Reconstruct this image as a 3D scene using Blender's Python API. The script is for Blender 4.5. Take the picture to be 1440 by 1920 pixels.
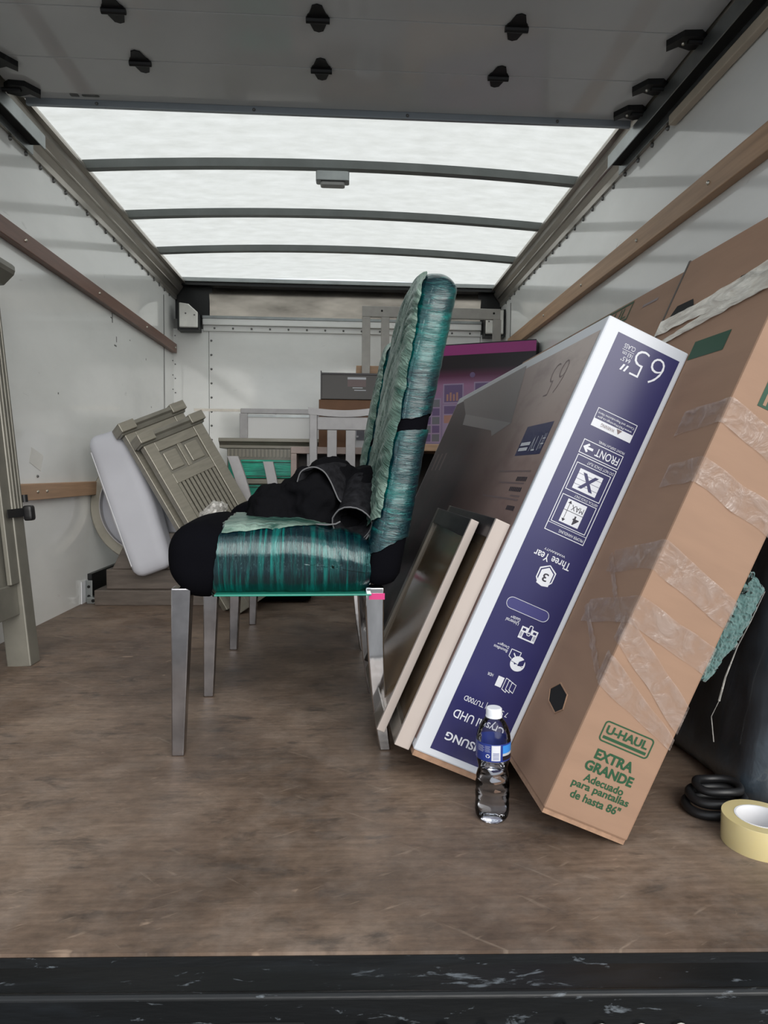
import bpy, bmesh, math, random
from mathutils import Vector, Matrix, noise
random.seed(7)
R = math.radians
for o in list(bpy.data.objects):
    bpy.data.objects.remove(o, do_unlink=True)
scene = bpy.context.scene
COL = scene.collection

# ------------------------------------------------------------------ camera
CAMPOS = Vector((0, 0, 0.63))
yaw, pitch, roll = R(3.0), R(3.4), R(-0.6)
fwd = Vector((math.sin(yaw)*math.cos(pitch), math.cos(yaw)*math.cos(pitch), -math.sin(pitch)))
rt = Vector((math.cos(yaw), -math.sin(yaw), 0))
up = rt.cross(fwd)
rt2 = rt*math.cos(roll) - up*math.sin(roll)
up2 = rt*math.sin(roll) + up*math.cos(roll)
cam_data = bpy.data.cameras.new('camera')
cam = bpy.data.objects.new('camera', cam_data)
COL.objects.link(cam)
mw = Matrix((rt2, up2, -fwd)).transposed().to_4x4()
mw.translation = CAMPOS
cam.matrix_world = mw
cam_data.sensor_fit = 'VERTICAL'
cam_data.sensor_height = 36.0
cam_data.lens = 1250.0/1920.0*36.0
cam_data.clip_start = 0.02
scene.camera = cam

# ------------------------------------------------------------------ world, added rear glow lamp, exposure
world = bpy.data.worlds.new('world')
scene.world = world
world.use_nodes = True
wn = world.node_tree
bg = wn.nodes['Background']
bg.inputs['Color'].default_value = (0.86, 0.93, 1.0, 1)
bg.inputs['Strength'].default_value = 0.60
rear_glow_data = bpy.data.lights.new('rear_glow', 'SUN')  # broad soft lamp added behind the camera for hazy sky glow
rear_glow_data.energy = 1.45
rear_glow_data.angle = R(50)
rear_glow_data.color = (1.0, 0.96, 0.9)
rear_glow = bpy.data.objects.new('rear_glow', rear_glow_data)
COL.objects.link(rear_glow)
rear_glow.rotation_euler = Vector((-0.32, 1.0, -0.50)).to_track_quat('-Z', 'Y').to_euler()
vs = scene.view_settings
vs.view_transform = 'Standard'
vs.look = 'None'
vs.exposure = 1.08
vs.gamma = 1.0
vs.use_curve_mapping = False

# ------------------------------------------------------------------ materials
MATS = {}
def nodes_of(name):
    m = bpy.data.materials.new(name)
    m.use_nodes = True
    MATS[name] = m
    nt = m.node_tree
    return m, nt, nt.nodes['Principled BSDF']
def N(nt, kind, **kw):
    n = nt.nodes.new(kind)
    for k, v in kw.items():
        if k.startswith('i_'):
            key = k[2:].replace('_', ' ')
            n.inputs[key].default_value = v
        else:
            setattr(n, k, v)
    return n
def coords(nt, scale=(1, 1, 1), rot=(0, 0, 0), kind='Object'):
    tc = N(nt, 'ShaderNodeTexCoord')
    mp = N(nt, 'ShaderNodeMapping')
    if any(rot):      # turn first, then stretch
        mp.vector_type = 'TEXTURE'
        mp.inputs['Scale'].default_value = tuple(1.0/k for k in scale)
    else:
        mp.inputs['Scale'].default_value = scale
    mp.inputs['Rotation'].default_value = rot
    nt.links.new(tc.outputs[kind], mp.inputs['Vector'])
    return mp.outputs['Vector']
def noise_tex(nt, vec, scale=5, detail=4, rough=0.55, dist=0.0):
    n = N(nt, 'ShaderNodeTexNoise')
    n.inputs['Scale'].default_value = scale
    n.inputs['Detail'].default_value = detail
    n.inputs['Roughness'].default_value = rough
    n.inputs['Distortion'].default_value = dist
    nt.links.new(vec, n.inputs['Vector'])
    return n.outputs['Fac']
def ramp(nt, fac, stops):
    r = N(nt, 'ShaderNodeValToRGB')
    el = r.color_ramp.elements
    while len(el) < len(stops):
        el.new(0.5)
    for e, (p, c) in zip(el, stops):
        e.position = p
        e.color = (c, c, c, 1) if isinstance(c, (int, float)) else (*c, 1)
    nt.links.new(fac, r.inputs['Fac'])
    return r.outputs['Color']
def mix(nt, fac, a, b, mode='MIX'):
    m = N(nt, 'ShaderNodeMix', data_type='RGBA', blend_type=mode)
    for sock, v in ((0, fac), (6, a), (7, b)):
        if isinstance(v, bpy.types.NodeSocket):
            nt.links.new(v, m.inputs[sock])
        elif isinstance(v, (int, float)):
            m.inputs[sock].default_value = v if sock == 0 else (v, v, v, 1)
        else:
            m.inputs[sock].default_value = (*v, 1)
    return m.outputs[2]
def bump(nt, p, height, strength=0.2, dist=0.002):
    b = N(nt, 'ShaderNodeBump')
    b.inputs['Strength'].default_value = strength
    b.inputs['Distance'].default_value = dist
    nt.links.new(height, b.inputs['Height'])
    nt.links.new(b.outputs['Normal'], p.inputs['Normal'])
    return b
def simple(name, col, rough=0.5, metal=0.0, var=0.0, vscale=8, bstr=0.0, bscale=40, spec=0.5, coat=0.0, stretch=(1, 1, 1)):
    m, nt, p = nodes_of(name)
    p.inputs['Base Color'].default_value = (*col, 1)
    p.inputs['Roughness'].default_value = rough
    p.inputs['Metallic'].default_value = metal
    p.inputs['Specular IOR Level'].default_value = spec
    p.inputs['Coat Weight'].default_value = coat
    p.inputs['Coat Roughness'].default_value = 0.1
    if var:
        f = noise_tex(nt, coords(nt, stretch), vscale, 5)
        c2 = ramp(nt, f, [(0.3, tuple(max(0, x*(1-var)) for x in col)), (0.7, tuple(min(1, x*(1+var)) for x in col))])
        nt.links.new(c2, p.inputs['Base Color'])
    if bstr:
        f = noise_tex(nt, coords(nt, stretch), bscale, 4)
        bump(nt, p, f, bstr)
    return m

# worn plywood deck
def floor_mat():
    m, nt, p = nodes_of('worn plywood')
    v = coords(nt)
    big = noise_tex(nt, v, 2.2, 6, 0.6)
    base = ramp(nt, big, [(0.34, (0.080, 0.052, 0.036)), (0.5, (0.175, 0.120, 0.086)), (0.66, (0.285, 0.207, 0.153))])
    grain = noise_tex(nt, coords(nt, (7, 90, 1)), 1.0, 5, 0.6)
    base = mix(nt, 0.4, base, ramp(nt, grain, [(0.3, 0.05), (0.7, 0.45)]), 'OVERLAY')
    blot = noise_tex(nt, coords(nt, (4, 9, 1)), 2.0, 5, 0.65, 0.5)
    base = mix(nt, ramp(nt, blot, [(0.55, 0.0), (0.70, 0.8)]), base, (0.045, 0.034, 0.028))
    scr = noise_tex(nt, coords(nt, (9, 60, 1), (0, 0, 0.5)), 1.6, 3, 0.5, 0.3)
    base = mix(nt, ramp(nt, scr, [(0.66, 0.0), (0.78, 0.5)]), base, (0.36, 0.27, 0.20))
    scr2 = noise_tex(nt, coords(nt, (45, 4, 1), (0, 0, 0.9)), 1.0, 5, 0.6, 0.6)
    base = mix(nt, ramp(nt, scr2, [(0.64, 0.0), (0.74, 0.4)]), base, (0.33, 0.26, 0.20))
    dust = noise_tex(nt, v, 11, 6, 0.7)
    base = mix(nt, ramp(nt, dust, [(0.45, 0.0), (0.8, 0.35)]), base, (0.27, 0.23, 0.20))
    fine = noise_tex(nt, coords(nt, (1, 1.8, 1)), 34, 6, 0.75)
    base = mix(nt, 0.5, base, ramp(nt, fine, [(0.25, 0.22), (0.75, 0.78)]), 'OVERLAY')
    chip = noise_tex(nt, coords(nt, (1, 2.2, 1), (0, 0, 0.25)), 15, 3, 0.5, 0.4)
    base = mix(nt, ramp(nt, chip, [(0.70, 0.0), (0.76, 0.55)]), base, (0.40, 0.29, 0.21))
    nt.links.new(base, p.inputs['Base Color'])
    rr = ramp(nt, dust, [(0.3, 0.42), (0.7, 0.62)])
    nt.links.new(rr, p.inputs['Roughness'])
    bump(nt, p, grain, 0.25, 0.002)
    return m
floor_mat()

def wall_mat():
    m, nt, p = nodes_of('white wall panel')
    f = noise_tex(nt, coords(nt, (1, 0.6, 1.6)), 1.8, 5, 0.6)
    c = ramp(nt, f, [(0.25, (0.76, 0.77, 0.75)), (0.6, (0.87, 0.875, 0.855))])
    sm = noise_tex(nt, coords(nt, (6, 5, 14)), 1.4, 3, 0.6, 0.6)
    c = mix(nt, ramp(nt, sm, [(0.70, 0.0), (0.78, 0.35)]), c, (0.30, 0.30, 0.29))
    nt.links.new(c, p.inputs['Base Color'])
    p.inputs['Roughness'].default_value = 0.09
    p.inputs['Specular IOR Level'].default_value = 0.6
    wob = noise_tex(nt, coords(nt, (1, 1, 1)), 2.5, 2, 0.5)
    bump(nt, p, wob, 0.05, 0.01)
    return m
wall_mat()

def roof_mat():
    m, nt, p = nodes_of('translucent fibreglass')
    out = nt.nodes['Material Output']
    tr = N(nt, 'ShaderNodeBsdfTranslucent')
    f = noise_tex(nt, coords(nt, (1.5, 4, 1)), 5, 6, 0.65)
    c = ramp(nt, f, [(0.32, (0.60, 0.595, 0.555)), (0.68, (0.72, 0.715, 0.68))])
    nt.links.new(c, tr.inputs['Color'])
    p.inputs['Base Color'].default_value = (0.78, 0.79, 0.75, 1)
    p.inputs['Roughness'].default_value = 0.35
    mx = N(nt, 'ShaderNodeMixShader')
    mx.inputs[0].default_value = 0.25
    nt.links.new(tr.outputs[0], mx.inputs[1])
    nt.links.new(p.outputs[0], mx.inputs[2])
    nt.links.new(mx.outputs[0], out.inputs['Surface'])
    return m
roof_mat()

def film_mat(name, dark, lite, stretch, rot=(0, 0, 0), lo=0.42, hi=0.66, rough=0.15, bstr=0.7, coat=0.55, bdist=0.004):
    """green stretch film pulled tight over something dark"""
    m, nt, p = nodes_of(name)
    f = noise_tex(nt, coords(nt, stretch, rot), 1.0, 5, 0.6, 0.6)
    g = noise_tex(nt, coords(nt), 6, 3, 0.5)
    c = mix(nt, ramp(nt, f, [(lo, 0.0), (hi, 1.0)]), dark, lite)
    c = mix(nt, ramp(nt, g, [(0.40, 0.0), (0.60, 0.8)]), c, dark)
    teal = noise_tex(nt, coords(nt, (1, 1, 1)), 4.5, 2, 0.5)
    c = mix(nt, ramp(nt, teal, [(0.52, 0.0), (0.68, 0.5)]), c, lite)
    nt.links.new(c, p.inputs['Base Color'])
    p.inputs['Roughness'].default_value = rough
    p.inputs['Specular IOR Level'].default_value = 0.9
    p.inputs['Specular Tint'].default_value = (0.42, 0.95, 0.92, 1)
    p.inputs['Coat Weight'].default_value = coat
    p.inputs['Coat Roughness'].default_value = 0.05
    p.inputs['Coat IOR'].default_value = 1.7
    p.inputs['Coat Tint'].default_value = (0.85, 1.0, 0.98, 1)
    h1 = noise_tex(nt, coords(nt, tuple(s*1.2 for s in stretch), rot), 1.0, 6, 0.65, 0.9)
    h2 = noise_tex(nt, coords(nt, tuple(s*2.6 for s in stretch), rot), 1.0, 3, 0.6, 1.5)
    add = N(nt, 'ShaderNodeMath', operation='ADD'); nt.links.new(h1, add.inputs[0]); nt.links.new(h2, add.inputs[1])
    bump(nt, p, add.outputs[0], bstr, bdist)
    b = N(nt, 'ShaderNodeBump'); b.inputs['Strength'].default_value = 0.45*bstr; b.inputs['Distance'].default_value = 0.004
    nt.links.new(h1, b.inputs['Height'])
    nt.links.new(b.outputs['Normal'], p.inputs['Coat Normal'])
    return m
film_mat('seat film', (0.002, 0.010, 0.017), (0.001, 0.21, 0.185), (85, 5, 5), lo=0.48, hi=0.74, bstr=1.0)
film_mat('back film', (0.002, 0.011, 0.020), (0.001, 0.19, 0.17), (14, 14, 85), (0.35, 0, 0.2), lo=0.52, hi=0.76, bstr=1.0)
film_mat('loose lit film', (0.018, 0.060, 0.045), (0.29, 0.375, 0.315), (6, 6, 48), (0.62, 0, 0), lo=0.40, hi=0.56, rough=0.3, bstr=1.0, coat=0.2, bdist=0.010)  # paler tone paints in roof and wall light, dark streaks the fold shade
film_mat('dresser film', (0.0, 0.13, 0.08), (0.025, 0.50, 0.31), (3, 3, 45), lo=0.3, hi=0.62, rough=0.3, bstr=0.4, coat=0.2)
film_mat('black film', (0.014, 0.017, 0.023), (0.085, 0.10, 0.125), (5, 5, 2), lo=0.35, hi=0.75, rough=0.3, bstr=0.5, coat=0.5)
MATS['black film'].node_tree.nodes['Principled BSDF'].inputs['Specular Tint'].default_value = (0.85, 0.9, 1, 1)

simple('black velvet', (0.0035, 0.0035, 0.005), 1.0, spec=0.04, bstr=0.2, bscale=300)
simple('jacket cotton', (0.005, 0.005, 0.006), 1.0, spec=0.04, bstr=0.5, bscale=260)
simple('washed black denim', (0.013, 0.013, 0.015), 0.95, spec=0.06, var=0.5, vscale=60, bstr=0.6, bscale=350)
simple('grey piping', (0.12, 0.12, 0.125), 0.8)
simple('chrome', (0.62, 0.62, 0.64), 0.06, 1.0, var=0.35, vscale=14, bstr=0.5, bscale=9, stretch=(1, 1, 0.35))
simple('dull chrome', (0.34, 0.33, 0.34), 0.2, 1.0, var=0.3, vscale=12)
simple('pink sticker', (0.55, 0.03, 0.17), 0.4)
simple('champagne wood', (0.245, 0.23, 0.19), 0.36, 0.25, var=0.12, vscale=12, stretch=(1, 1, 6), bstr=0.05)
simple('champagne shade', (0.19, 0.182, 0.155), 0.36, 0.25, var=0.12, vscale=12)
simple('silver wood', (0.36, 0.35, 0.355), 0.38, 0.2, var=0.08, vscale=20)
simple('taupe wood', (0.34, 0.325, 0.30), 0.4, 0.15, var=0.08, vscale=20)
simple('rose wood trim', (0.42, 0.33, 0.30), 0.45, 0.1, var=0.15, vscale=14)
simple('pedestal wood', (0.10, 0.082, 0.07), 0.38, 0.1, var=0.25, vscale=9, stretch=(1, 6, 6))
simple('white upholstery', (0.48, 0.49, 0.54), 0.75, var=0.04, vscale=5, bstr=0.25, bscale=14)
simple('paper tag', (0.78, 0.77, 0.73), 0.6, var=0.05)
simple('white plastic', (0.72, 0.73, 0.76), 0.4)
simple('bow steel', (0.17, 0.185, 0.18), 0.4, 0.5, var=0.12, vscale=8)
simple('hem film', (0.02, 0.22, 0.16), 0.3)
simple('galvanised', (0.30, 0.32, 0.32), 0.35, 0.85, var=0.15, vscale=10)
simple('rail aluminium', (0.43, 0.40, 0.355), 0.33, 0.75, var=0.12, vscale=6, stretch=(8, 1, 8))
simple('bright aluminium', (0.33, 0.30, 0.265), 0.22, 0.95, var=0.4, vscale=3, stretch=(1, 1, 3))  # uneven tone paints in blurred dark reflections
simple('brushed plate', (0.78, 0.77, 0.73), 0.3, 0.7, var=0.08, vscale=14)
simple('black steel', (0.010, 0.011, 0.012), 0.4, 0.2, bstr=0.2, bscale=60)
simple('black iron hinge', (0.012, 0.012, 0.013), 0.5, 0.3)
simple('black rubber', (0.008, 0.008, 0.009), 0.45)
simple('bolt steel', (0.55, 0.52, 0.45), 0.3, 0.9)
simple('dark rivet', (0.16, 0.16, 0.155), 0.4, 0.6)
simple('door laminate', (0.56, 0.57, 0.575), 0.07, var=0.06, vscale=2.5, bstr=0.05, bscale=2)
simple('door edge steel', (0.34, 0.38, 0.42), 0.4, 0.4)
simple('red brown rail', (0.165, 0.078, 0.052), 0.4, var=0.2, vscale=9, stretch=(1, 0.3, 4))
simple('pine rail', (0.43, 0.27, 0.165), 0.5, var=0.18, vscale=6, stretch=(1, 0.4, 9))
simple('cream strip', (0.50, 0.43, 0.34), 0.5, var=0.1)
simple('tan rail', (0.46, 0.29, 0.175), 0.5, var=0.18, vscale=6, stretch=(1, 0.4, 9))
simple('cardboard', (0.285, 0.172, 0.112), 0.72, var=0.07, vscale=5, stretch=(1, 1, 5), bstr=0.06, bscale=30)
simple('cardboard edge', (0.30, 0.18, 0.115), 0.85, var=0.2, vscale=60)
simple('hole dark', (0.006, 0.006, 0.006), 0.9)
simple('green ink', (0.009, 0.062, 0.022), 0.65)
simple('dark green ink', (0.008, 0.055, 0.028), 0.6)
simple('white carton', (0.54, 0.56, 0.60), 0.32, bstr=0.04, bscale=20)
simple('navy ink', (0.020, 0.019, 0.088), 0.3, var=0.12, vscale=4)
simple('slot ink', (0.042, 0.041, 0.15), 0.3)
simple('white ink', (0.62, 0.63, 0.67), 0.45)
simple('dark ink', (0.022, 0.018, 0.03), 0.5)
simple('grey ink', (0.17, 0.12, 0.12), 0.5)
simple('flap grey', (0.15, 0.125, 0.13), 0.35)
simple('flap pale', (0.24, 0.215, 0.225), 0.35)
simple('magenta print', (0.34, 0.035, 0.21), 0.35)
simple('black print', (0.010, 0.006, 0.010), 0.35)
simple('lilac print', (0.34, 0.26, 0.40), 0.4)
simple('violet print', (0.15, 0.10, 0.22), 0.4)
simple('orange print', (0.42, 0.22, 0.18), 0.4)
simple('slate carton', (0.095, 0.088, 0.085), 0.5)
simple('brown carton', (0.17, 0.085, 0.045), 0.7, var=0.1)
simple('shelf dark wood', (0.028, 0.018, 0.014), 0.5)
simple('smoked glass', (0.045, 0.048, 0.055), 0.08, spec=0.8)
simple('grey pane', (0.18, 0.18, 0.21), 0.2)
simple('panel brown', (0.165, 0.105, 0.056), 0.16, var=0.3, vscale=3, coat=0.4)
simple('panel bronze frame', (0.17, 0.15, 0.125), 0.3, 0.4)
simple('panel edge blush', (0.43, 0.37, 0.335), 0.5, 0.05, var=0.06, vscale=6)
simple('tape core', (0.72, 0.72, 0.74), 0.6)
simple('cap white', (0.74, 0.76, 0.80), 0.4, spec=0.5)
simple('label navy', (0.018, 0.035, 0.20), 0.3)
simple('label blue', (0.035, 0.22, 0.62), 0.3)
simple('label grey', (0.42, 0.44, 0.48), 0.3)
simple('asphalt', (0.15, 0.148, 0.145), 0.9, var=0.2, vscale=20)
simple('truck paint', (0.75, 0.75, 0.75), 0.4)
simple('lamp lens', (0.30, 0.30, 0.29), 0.25)

def tv_front_mat():
    """glossy printed face of the television carton: a dim pinkish-brown room picture with glare painted in"""
    m, nt, p = nodes_of('carton print with glare')
    tc = N(nt, 'ShaderNodeTexCoord')
    sep = N(nt, 'ShaderNodeSeparateXYZ')
    nt.links.new(tc.outputs['Object'], sep.inputs[0])
    yv, zv = sep.outputs['Y'], sep.outputs['Z']
    fy = N(nt, 'ShaderNodeMapRange'); fy.inputs[1].default_value = 0.15; fy.inputs[2].default_value = 1.1
    nt.links.new(yv, fy.inputs[0])
    fz = N(nt, 'ShaderNodeMapRange'); fz.inputs[1].default_value = 0.55; fz.inputs[2].default_value = 0.95
    nt.links.new(zv, fz.inputs[0])
    c = ramp(nt, fy.outputs[0], [(0.0, (0.25, 0.165, 0.145)), (0.30, (0.125, 0.072, 0.066)), (0.65, (0.020, 0.014, 0.017)), (1.0, (0.012, 0.010, 0.012))])
    c2 = ramp(nt, fy.outputs[0], [(0.0, (0.50, 0.42, 0.38)), (0.4, (0.38, 0.29, 0.275)), (0.7, (0.16, 0.12, 0.13)), (1.0, (0.09, 0.07, 0.08))])  # paler toward the near top: glare painted into the print colour
    c = mix(nt, fz.outputs[0], c, c2)
    n = noise_tex(nt, coords(nt, (1, 4, 9)), 2, 3)
    c = mix(nt, ramp(nt, n, [(0.5, 0.0), (0.75, 0.35)]), c, (0.10, 0.04, 0.05))
    nt.links.new(c, p.inputs['Base Color'])
    p.inputs['Roughness'].default_value = 0.36
    p.inputs['Specular IOR Level'].default_value = 0.12
    bump(nt, p, noise_tex(nt, coords(nt), 9, 2), 0.05, 0.01)
    return m
tv_front_mat()

def pink_mat():
    m, nt, p = nodes_of('purple gradient print')
    tc = N(nt, 'ShaderNodeTexCoord')
    sep = N(nt, 'ShaderNodeSeparateXYZ')
    nt.links.new(tc.outputs['Object'], sep.inputs[0])
    fz = N(nt, 'ShaderNodeMapRange'); fz.inputs[1].default_value = 0.0; fz.inputs[2].default_value = 0.58
    nt.links.new(sep.outputs['Z'], fz.inputs[0])
    c = ramp(nt, fz.outputs[0], [(0.0, (0.24, 0.20, 0.33)), (0.45, (0.30, 0.20, 0.33)), (0.62, (0.34, 0.16, 0.29)), (0.72, (0.10, 0.02, 0.06)), (0.8, (0.012, 0.006, 0.01))])
    nt.links.new(c, p.inputs['Base Color'])
    p.inputs['Roughness'].default_value = 0.3
    return m
pink_mat()

def clear_film(name, tint, amount, rough=0.12, bscale=(20, 20, 60), bstr=0.9, white=0.1):
    """clear packing tape or film: mostly see-through, milky where it creases"""
    m, nt, p = nodes_of(name)
    out = nt.nodes['Material Output']
    tr = N(nt, 'ShaderNodeBsdfTransparent')
    tr.inputs['Color'].default_value = (0.97, 0.97, 0.97, 1)
    p.inputs['Base Color'].default_value = (*tint, 1)
    p.inputs['Roughness'].default_value = rough
    p.inputs['Specular IOR Level'].default_value = 0.9
    h = noise_tex(nt, coords(nt, bscale), 1.0, 4, 0.6, 1.0)
    bump(nt, p, h, bstr, 0.004)
    f = ramp(nt, h, [(0.40, amount), (0.66, min(1, amount+white+0.25))])
    mx = N(nt, 'ShaderNodeMixShader')
    nt.links.new(f, mx.inputs[0])
    nt.links.new(tr.outputs[0], mx.inputs[1])
    nt.links.new(p.outputs[0], mx.inputs[2])
    nt.links.new(mx.outputs[0], out.inputs['Surface'])
    return m
clear_film('clear packing tape', (0.47, 0.37, 0.32), 0.14, 0.16, (25, 25, 25), 1.0)
clear_film('milky film', (0.66, 0.62, 0.54), 0.6, 0.2, (14, 10, 40), 1.0, 0.3)
clear_film('crinkled plastic', (0.55, 0.54, 0.51), 0.45, 0.12, (30, 30, 30), 1.0, 0.3)
clear_film('loose clear film', (0.25, 0.23, 0.2), 0.015, 0.1, (20, 20, 8), 0.8, -0.19)

def bottle_mat():
    m, nt, p = nodes_of('clear bottle plastic')
    out = nt.nodes['Material Output']
    tr = N(nt, 'ShaderNodeBsdfTransparent'); tr.inputs['Color'].default_value = (0.93, 0.94, 0.96, 1)
    gl = N(nt, 'ShaderNodeBsdfGlossy'); gl.inputs['Roughness'].default_value = 0.06
    fr = N(nt, 'ShaderNodeLayerWeight'); fr.inputs['Blend'].default_value = 0.22
    h = noise_tex(nt, coords(nt), 70, 2)
    b = N(nt, 'ShaderNodeBump'); b.inputs['Strength'].default_value = 0.4; b.inputs['Distance'].default_value = 0.003
    nt.links.new(h, b.inputs['Height'])
    nt.links.new(b.outputs[0], gl.inputs['Normal']); nt.links.new(b.outputs[0], fr.inputs['Normal'])
    mx = N(nt, 'ShaderNodeMixShader')
    nt.links.new(fr.outputs[0], mx.inputs[0]); nt.links.new(tr.outputs[0], mx.inputs[1]); nt.links.new(gl.outputs[0], mx.inputs[2])
    nt.links.new(mx.outputs[0], out.inputs['Surface'])
    m2, nt, p = nodes_of('water')
    p.inputs['Base Color'].default_value = (0.97, 0.98, 1, 1)
    p.inputs['Transmission Weight'].default_value = 1.0
    p.inputs['Roughness'].default_value = 0.0
    p.inputs['IOR'].default_value = 1.33
    m3, nt, p = nodes_of('amber tape roll')
    p.inputs['Base Color'].default_value = (0.62, 0.52, 0.27, 1)
    p.inputs['Roughness'].default_value = 0.18
    p.inputs['Subsurface Weight'].default_value = 0.4
    p.inputs['Subsurface Radius'].default_value = (0.01, 0.008, 0.004)
    p.inputs['Coat Weight'].default_value = 0.5
    f = noise_tex(nt, coords(nt, (3, 3, 160)), 1.0, 2)
    bump(nt, p, f, 0.15, 0.001)
bottle_mat()

def sill_mat():
    m, nt, p = nodes_of('scuffed black paint')
    f = noise_tex(nt, coords(nt, (16, 60, 60)), 1.0, 5, 0.65, 0.4)
    c = mix(nt, ramp(nt, f, [(0.61, 0.0), (0.68, 0.9)]), (0.004, 0.0045, 0.005), (0.12, 0.135, 0.15))
    g = noise_tex(nt, coords(nt, (5, 30, 30)), 1.0, 4, 0.6)
    c = mix(nt, ramp(nt, g, [(0.5, 0.0), (0.8, 0.5)]), c, (0.016, 0.020, 0.025))
    nt.links.new(c, p.inputs['Base Color'])
    p.inputs['Roughness'].default_value = 0.38
    p.inputs['Specular IOR Level'].default_value = 0.4
    bump(nt, p, g, 0.3, 0.004)
sill_mat()

def towel_mat():
    m, nt, p = nodes_of('teal plush')
    f = noise_tex(nt, coords(nt), 90, 3)
    c = ramp(nt, f, [(0.3, (0.05, 0.115, 0.112)), (0.7, (0.125, 0.215, 0.205))])
    nt.links.new(c, p.inputs['Base Color'])
    p.inputs['Roughness'].default_value = 1.0
    p.inputs['Sheen Weight'].default_value = 0.4
    bump(nt, p, noise_tex(nt, coords(nt), 160, 3), 0.8, 0.004)
towel_mat()

# ------------------------------------------------------------------ mesh helpers
class MB:
    def __init__(s): s.v = []; s.f = []
    def add(s, vs, fs):
        b = len(s.v)
        s.v += [tuple(v) for v in vs]
        s.f += [tuple(i+b for i in f) for f in fs]
        return s
    def box(s, x0, x1, y0, y1, z0, z1):
        vs = [(x, y, z) for x in (x0, x1) for y in (y0, y1) for z in (z0, z1)]
        return s.add(vs, [(0, 1, 3, 2), (4, 6, 7, 5), (0, 4, 5, 1), (2, 3, 7, 6), (0, 2, 6, 4), (1, 5, 7, 3)])
    def hexa(s, bot, top):
        """bot, top: four corners each, same order"""
        return s.add(list(bot)+list(top), [(3, 2, 1, 0), (4, 5, 6, 7), (0, 1, 5, 4), (1, 2, 6, 5), (2, 3, 7, 6), (3, 0, 4, 7)])
    def prism(s, poly, axis, a, b):
        """poly of 2D points in the two other axes, extruded along axis"""
        def P(u, w, t):
            return {'x': (t, u, w), 'y': (u, t, w), 'z': (u, w, t)}[axis]
        n = len(poly)
        vs = [P(u, w, a) for u, w in poly] + [P(u, w, b) for u, w in poly]
        fs = [tuple(range(n)), tuple(range(2*n-1, n-1, -1))]
        fs += [(i, (i+1) % n, n+(i+1) % n, n+i) for i in range(n)]
        return s.add(vs, fs)
    def lathe(s, prof, n=32, c=(0, 0, 0), close=False, a0=0, a1=2*math.pi):
        full = abs(a1-a0-2*math.pi) < 1e-6
        m = n if full else n+1
        vs = []
        for i in range(m):
            a = a0+(a1-a0)*i/n
            vs += [(c[0]+r*math.cos(a), c[1]+r*math.sin(a), c[2]+z) for r, z in prof]
        k = len(prof)
        fs = []
        for i in range(n if full else n):
            j = (i+1) % m
            for q in range(k-1 if not close else k):
                q2 = (q+1) % k
                fs.append((i*k+q, j*k+q, j*k+q2, i*k+q2))
        return s.add(vs, fs)
    def tube(s, path, r, n=8, closed=False, squash=None):
        pts = [Vector(p) for p in path]
        L = len(pts)
        rs = r if isinstance(r, (list, tuple)) else [r]*L
        vs = []; prev = None
        for i, p in enumerate(pts):
            a = pts[(i-1) % L] if (closed or i > 0) else p
            b = pts[(i+1) % L] if (closed or i < L-1) else p
            t = (b-a).normalized()
            ref = prev if prev is not None else (Vector((0, 0, 1)) if abs(t.z) < 0.9 else Vector((1, 0, 0)))
            u = (ref - t*ref.dot(t)).normalized(); prev = u
            w = t.cross(u)
            for k in range(n):
                an = 2*math.pi*k/n
                vs.append(p + (u*math.cos(an) + w*math.sin(an))*rs[i])
        fs = []
        for i in range(L if closed else L-1):
            j = (i+1) % L
            for k in range(n):
                k2 = (k+1) % n
                fs.append((i*n+k, i*n+k2, j*n+k2, j*n+k))
        if not closed:
            fs += [tuple(range(n-1, -1, -1)), tuple((L-1)*n+k for k in range(n))]
        return s.add(vs, fs)
    def ball(s, c, r, n=6, sz=1.0):
        prof = [(max(1e-5, r*math.sin(math.pi*i/n)), -sz*r*math.cos(math.pi*i/n)) for i in range(n+1)]
        return s.lathe(prof, n+2, c)
    def grid(s, fn, nu, nv):
        vs = [fn(i/nu, j/nv) for j in range(nv+1) for i in range(nu+1)]
        fs = [(j*(nu+1)+i, j*(nu+1)+i+1, (j+1)*(nu+1)+i+1, (j+1)*(nu+1)+i) for j in range(nv) for i in range(nu)]
        return s.add(vs, fs)
    def rbox(s, c, size, r, n=8, deform=None, keep=None):
        """rounded box; deform(point, unit) -> point; keep(point) filters faces"""
        h = [d/2 for d in size]
        idx = {}; vs = []; fs = []
        def vert(p):
            key = tuple(round(q, 5) for q in p)
            if key not in idx:
                q = Vector([p[i]*h[i] for i in range(3)])
                inner = Vector([max(-(h[i]-r), min(h[i]-r, q[i])) for i in range(3)])
                d = q-inner
                q2 = inner + d.normalized()*r if d.length > 1e-9 else q
                nn = d.normalized() if d.length > 1e-9 else Vector(p).normalized()
                q2 = Vector(c)+q2
                if deform: q2 = deform(q2, Vector(p), nn)
                idx[key] = len(vs); vs.append(q2)
            return idx[key]
        def sp(i):
            t = i/n
            return -1+2*t
        for ax in range(3):
            for sg in (-1, 1):
                for i in range(n):
                    for j in range(n):
                        quad = []
                        for a, b in ((i, j), (i+1, j), (i+1, j+1), (i, j+1)):
                            p = [0, 0, 0]; p[ax] = sg; p[(ax+1) % 3] = sp(a); p[(ax+2) % 3] = sp(b)
                            quad.append(vert(p))
                        if sg < 0: quad.reverse()
                        fs.append(tuple(quad))
        if keep:
            fs = [f for f in fs if all(keep(vs[i]) for i in f)]
            used = sorted({i for f in fs for i in f}); mp = {o: k for k, o in enumerate(used)}
            vs = [vs[i] for i in used]; fs = [tuple(mp[i] for i in f) for f in fs]
        return s.add(vs, fs)
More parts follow.
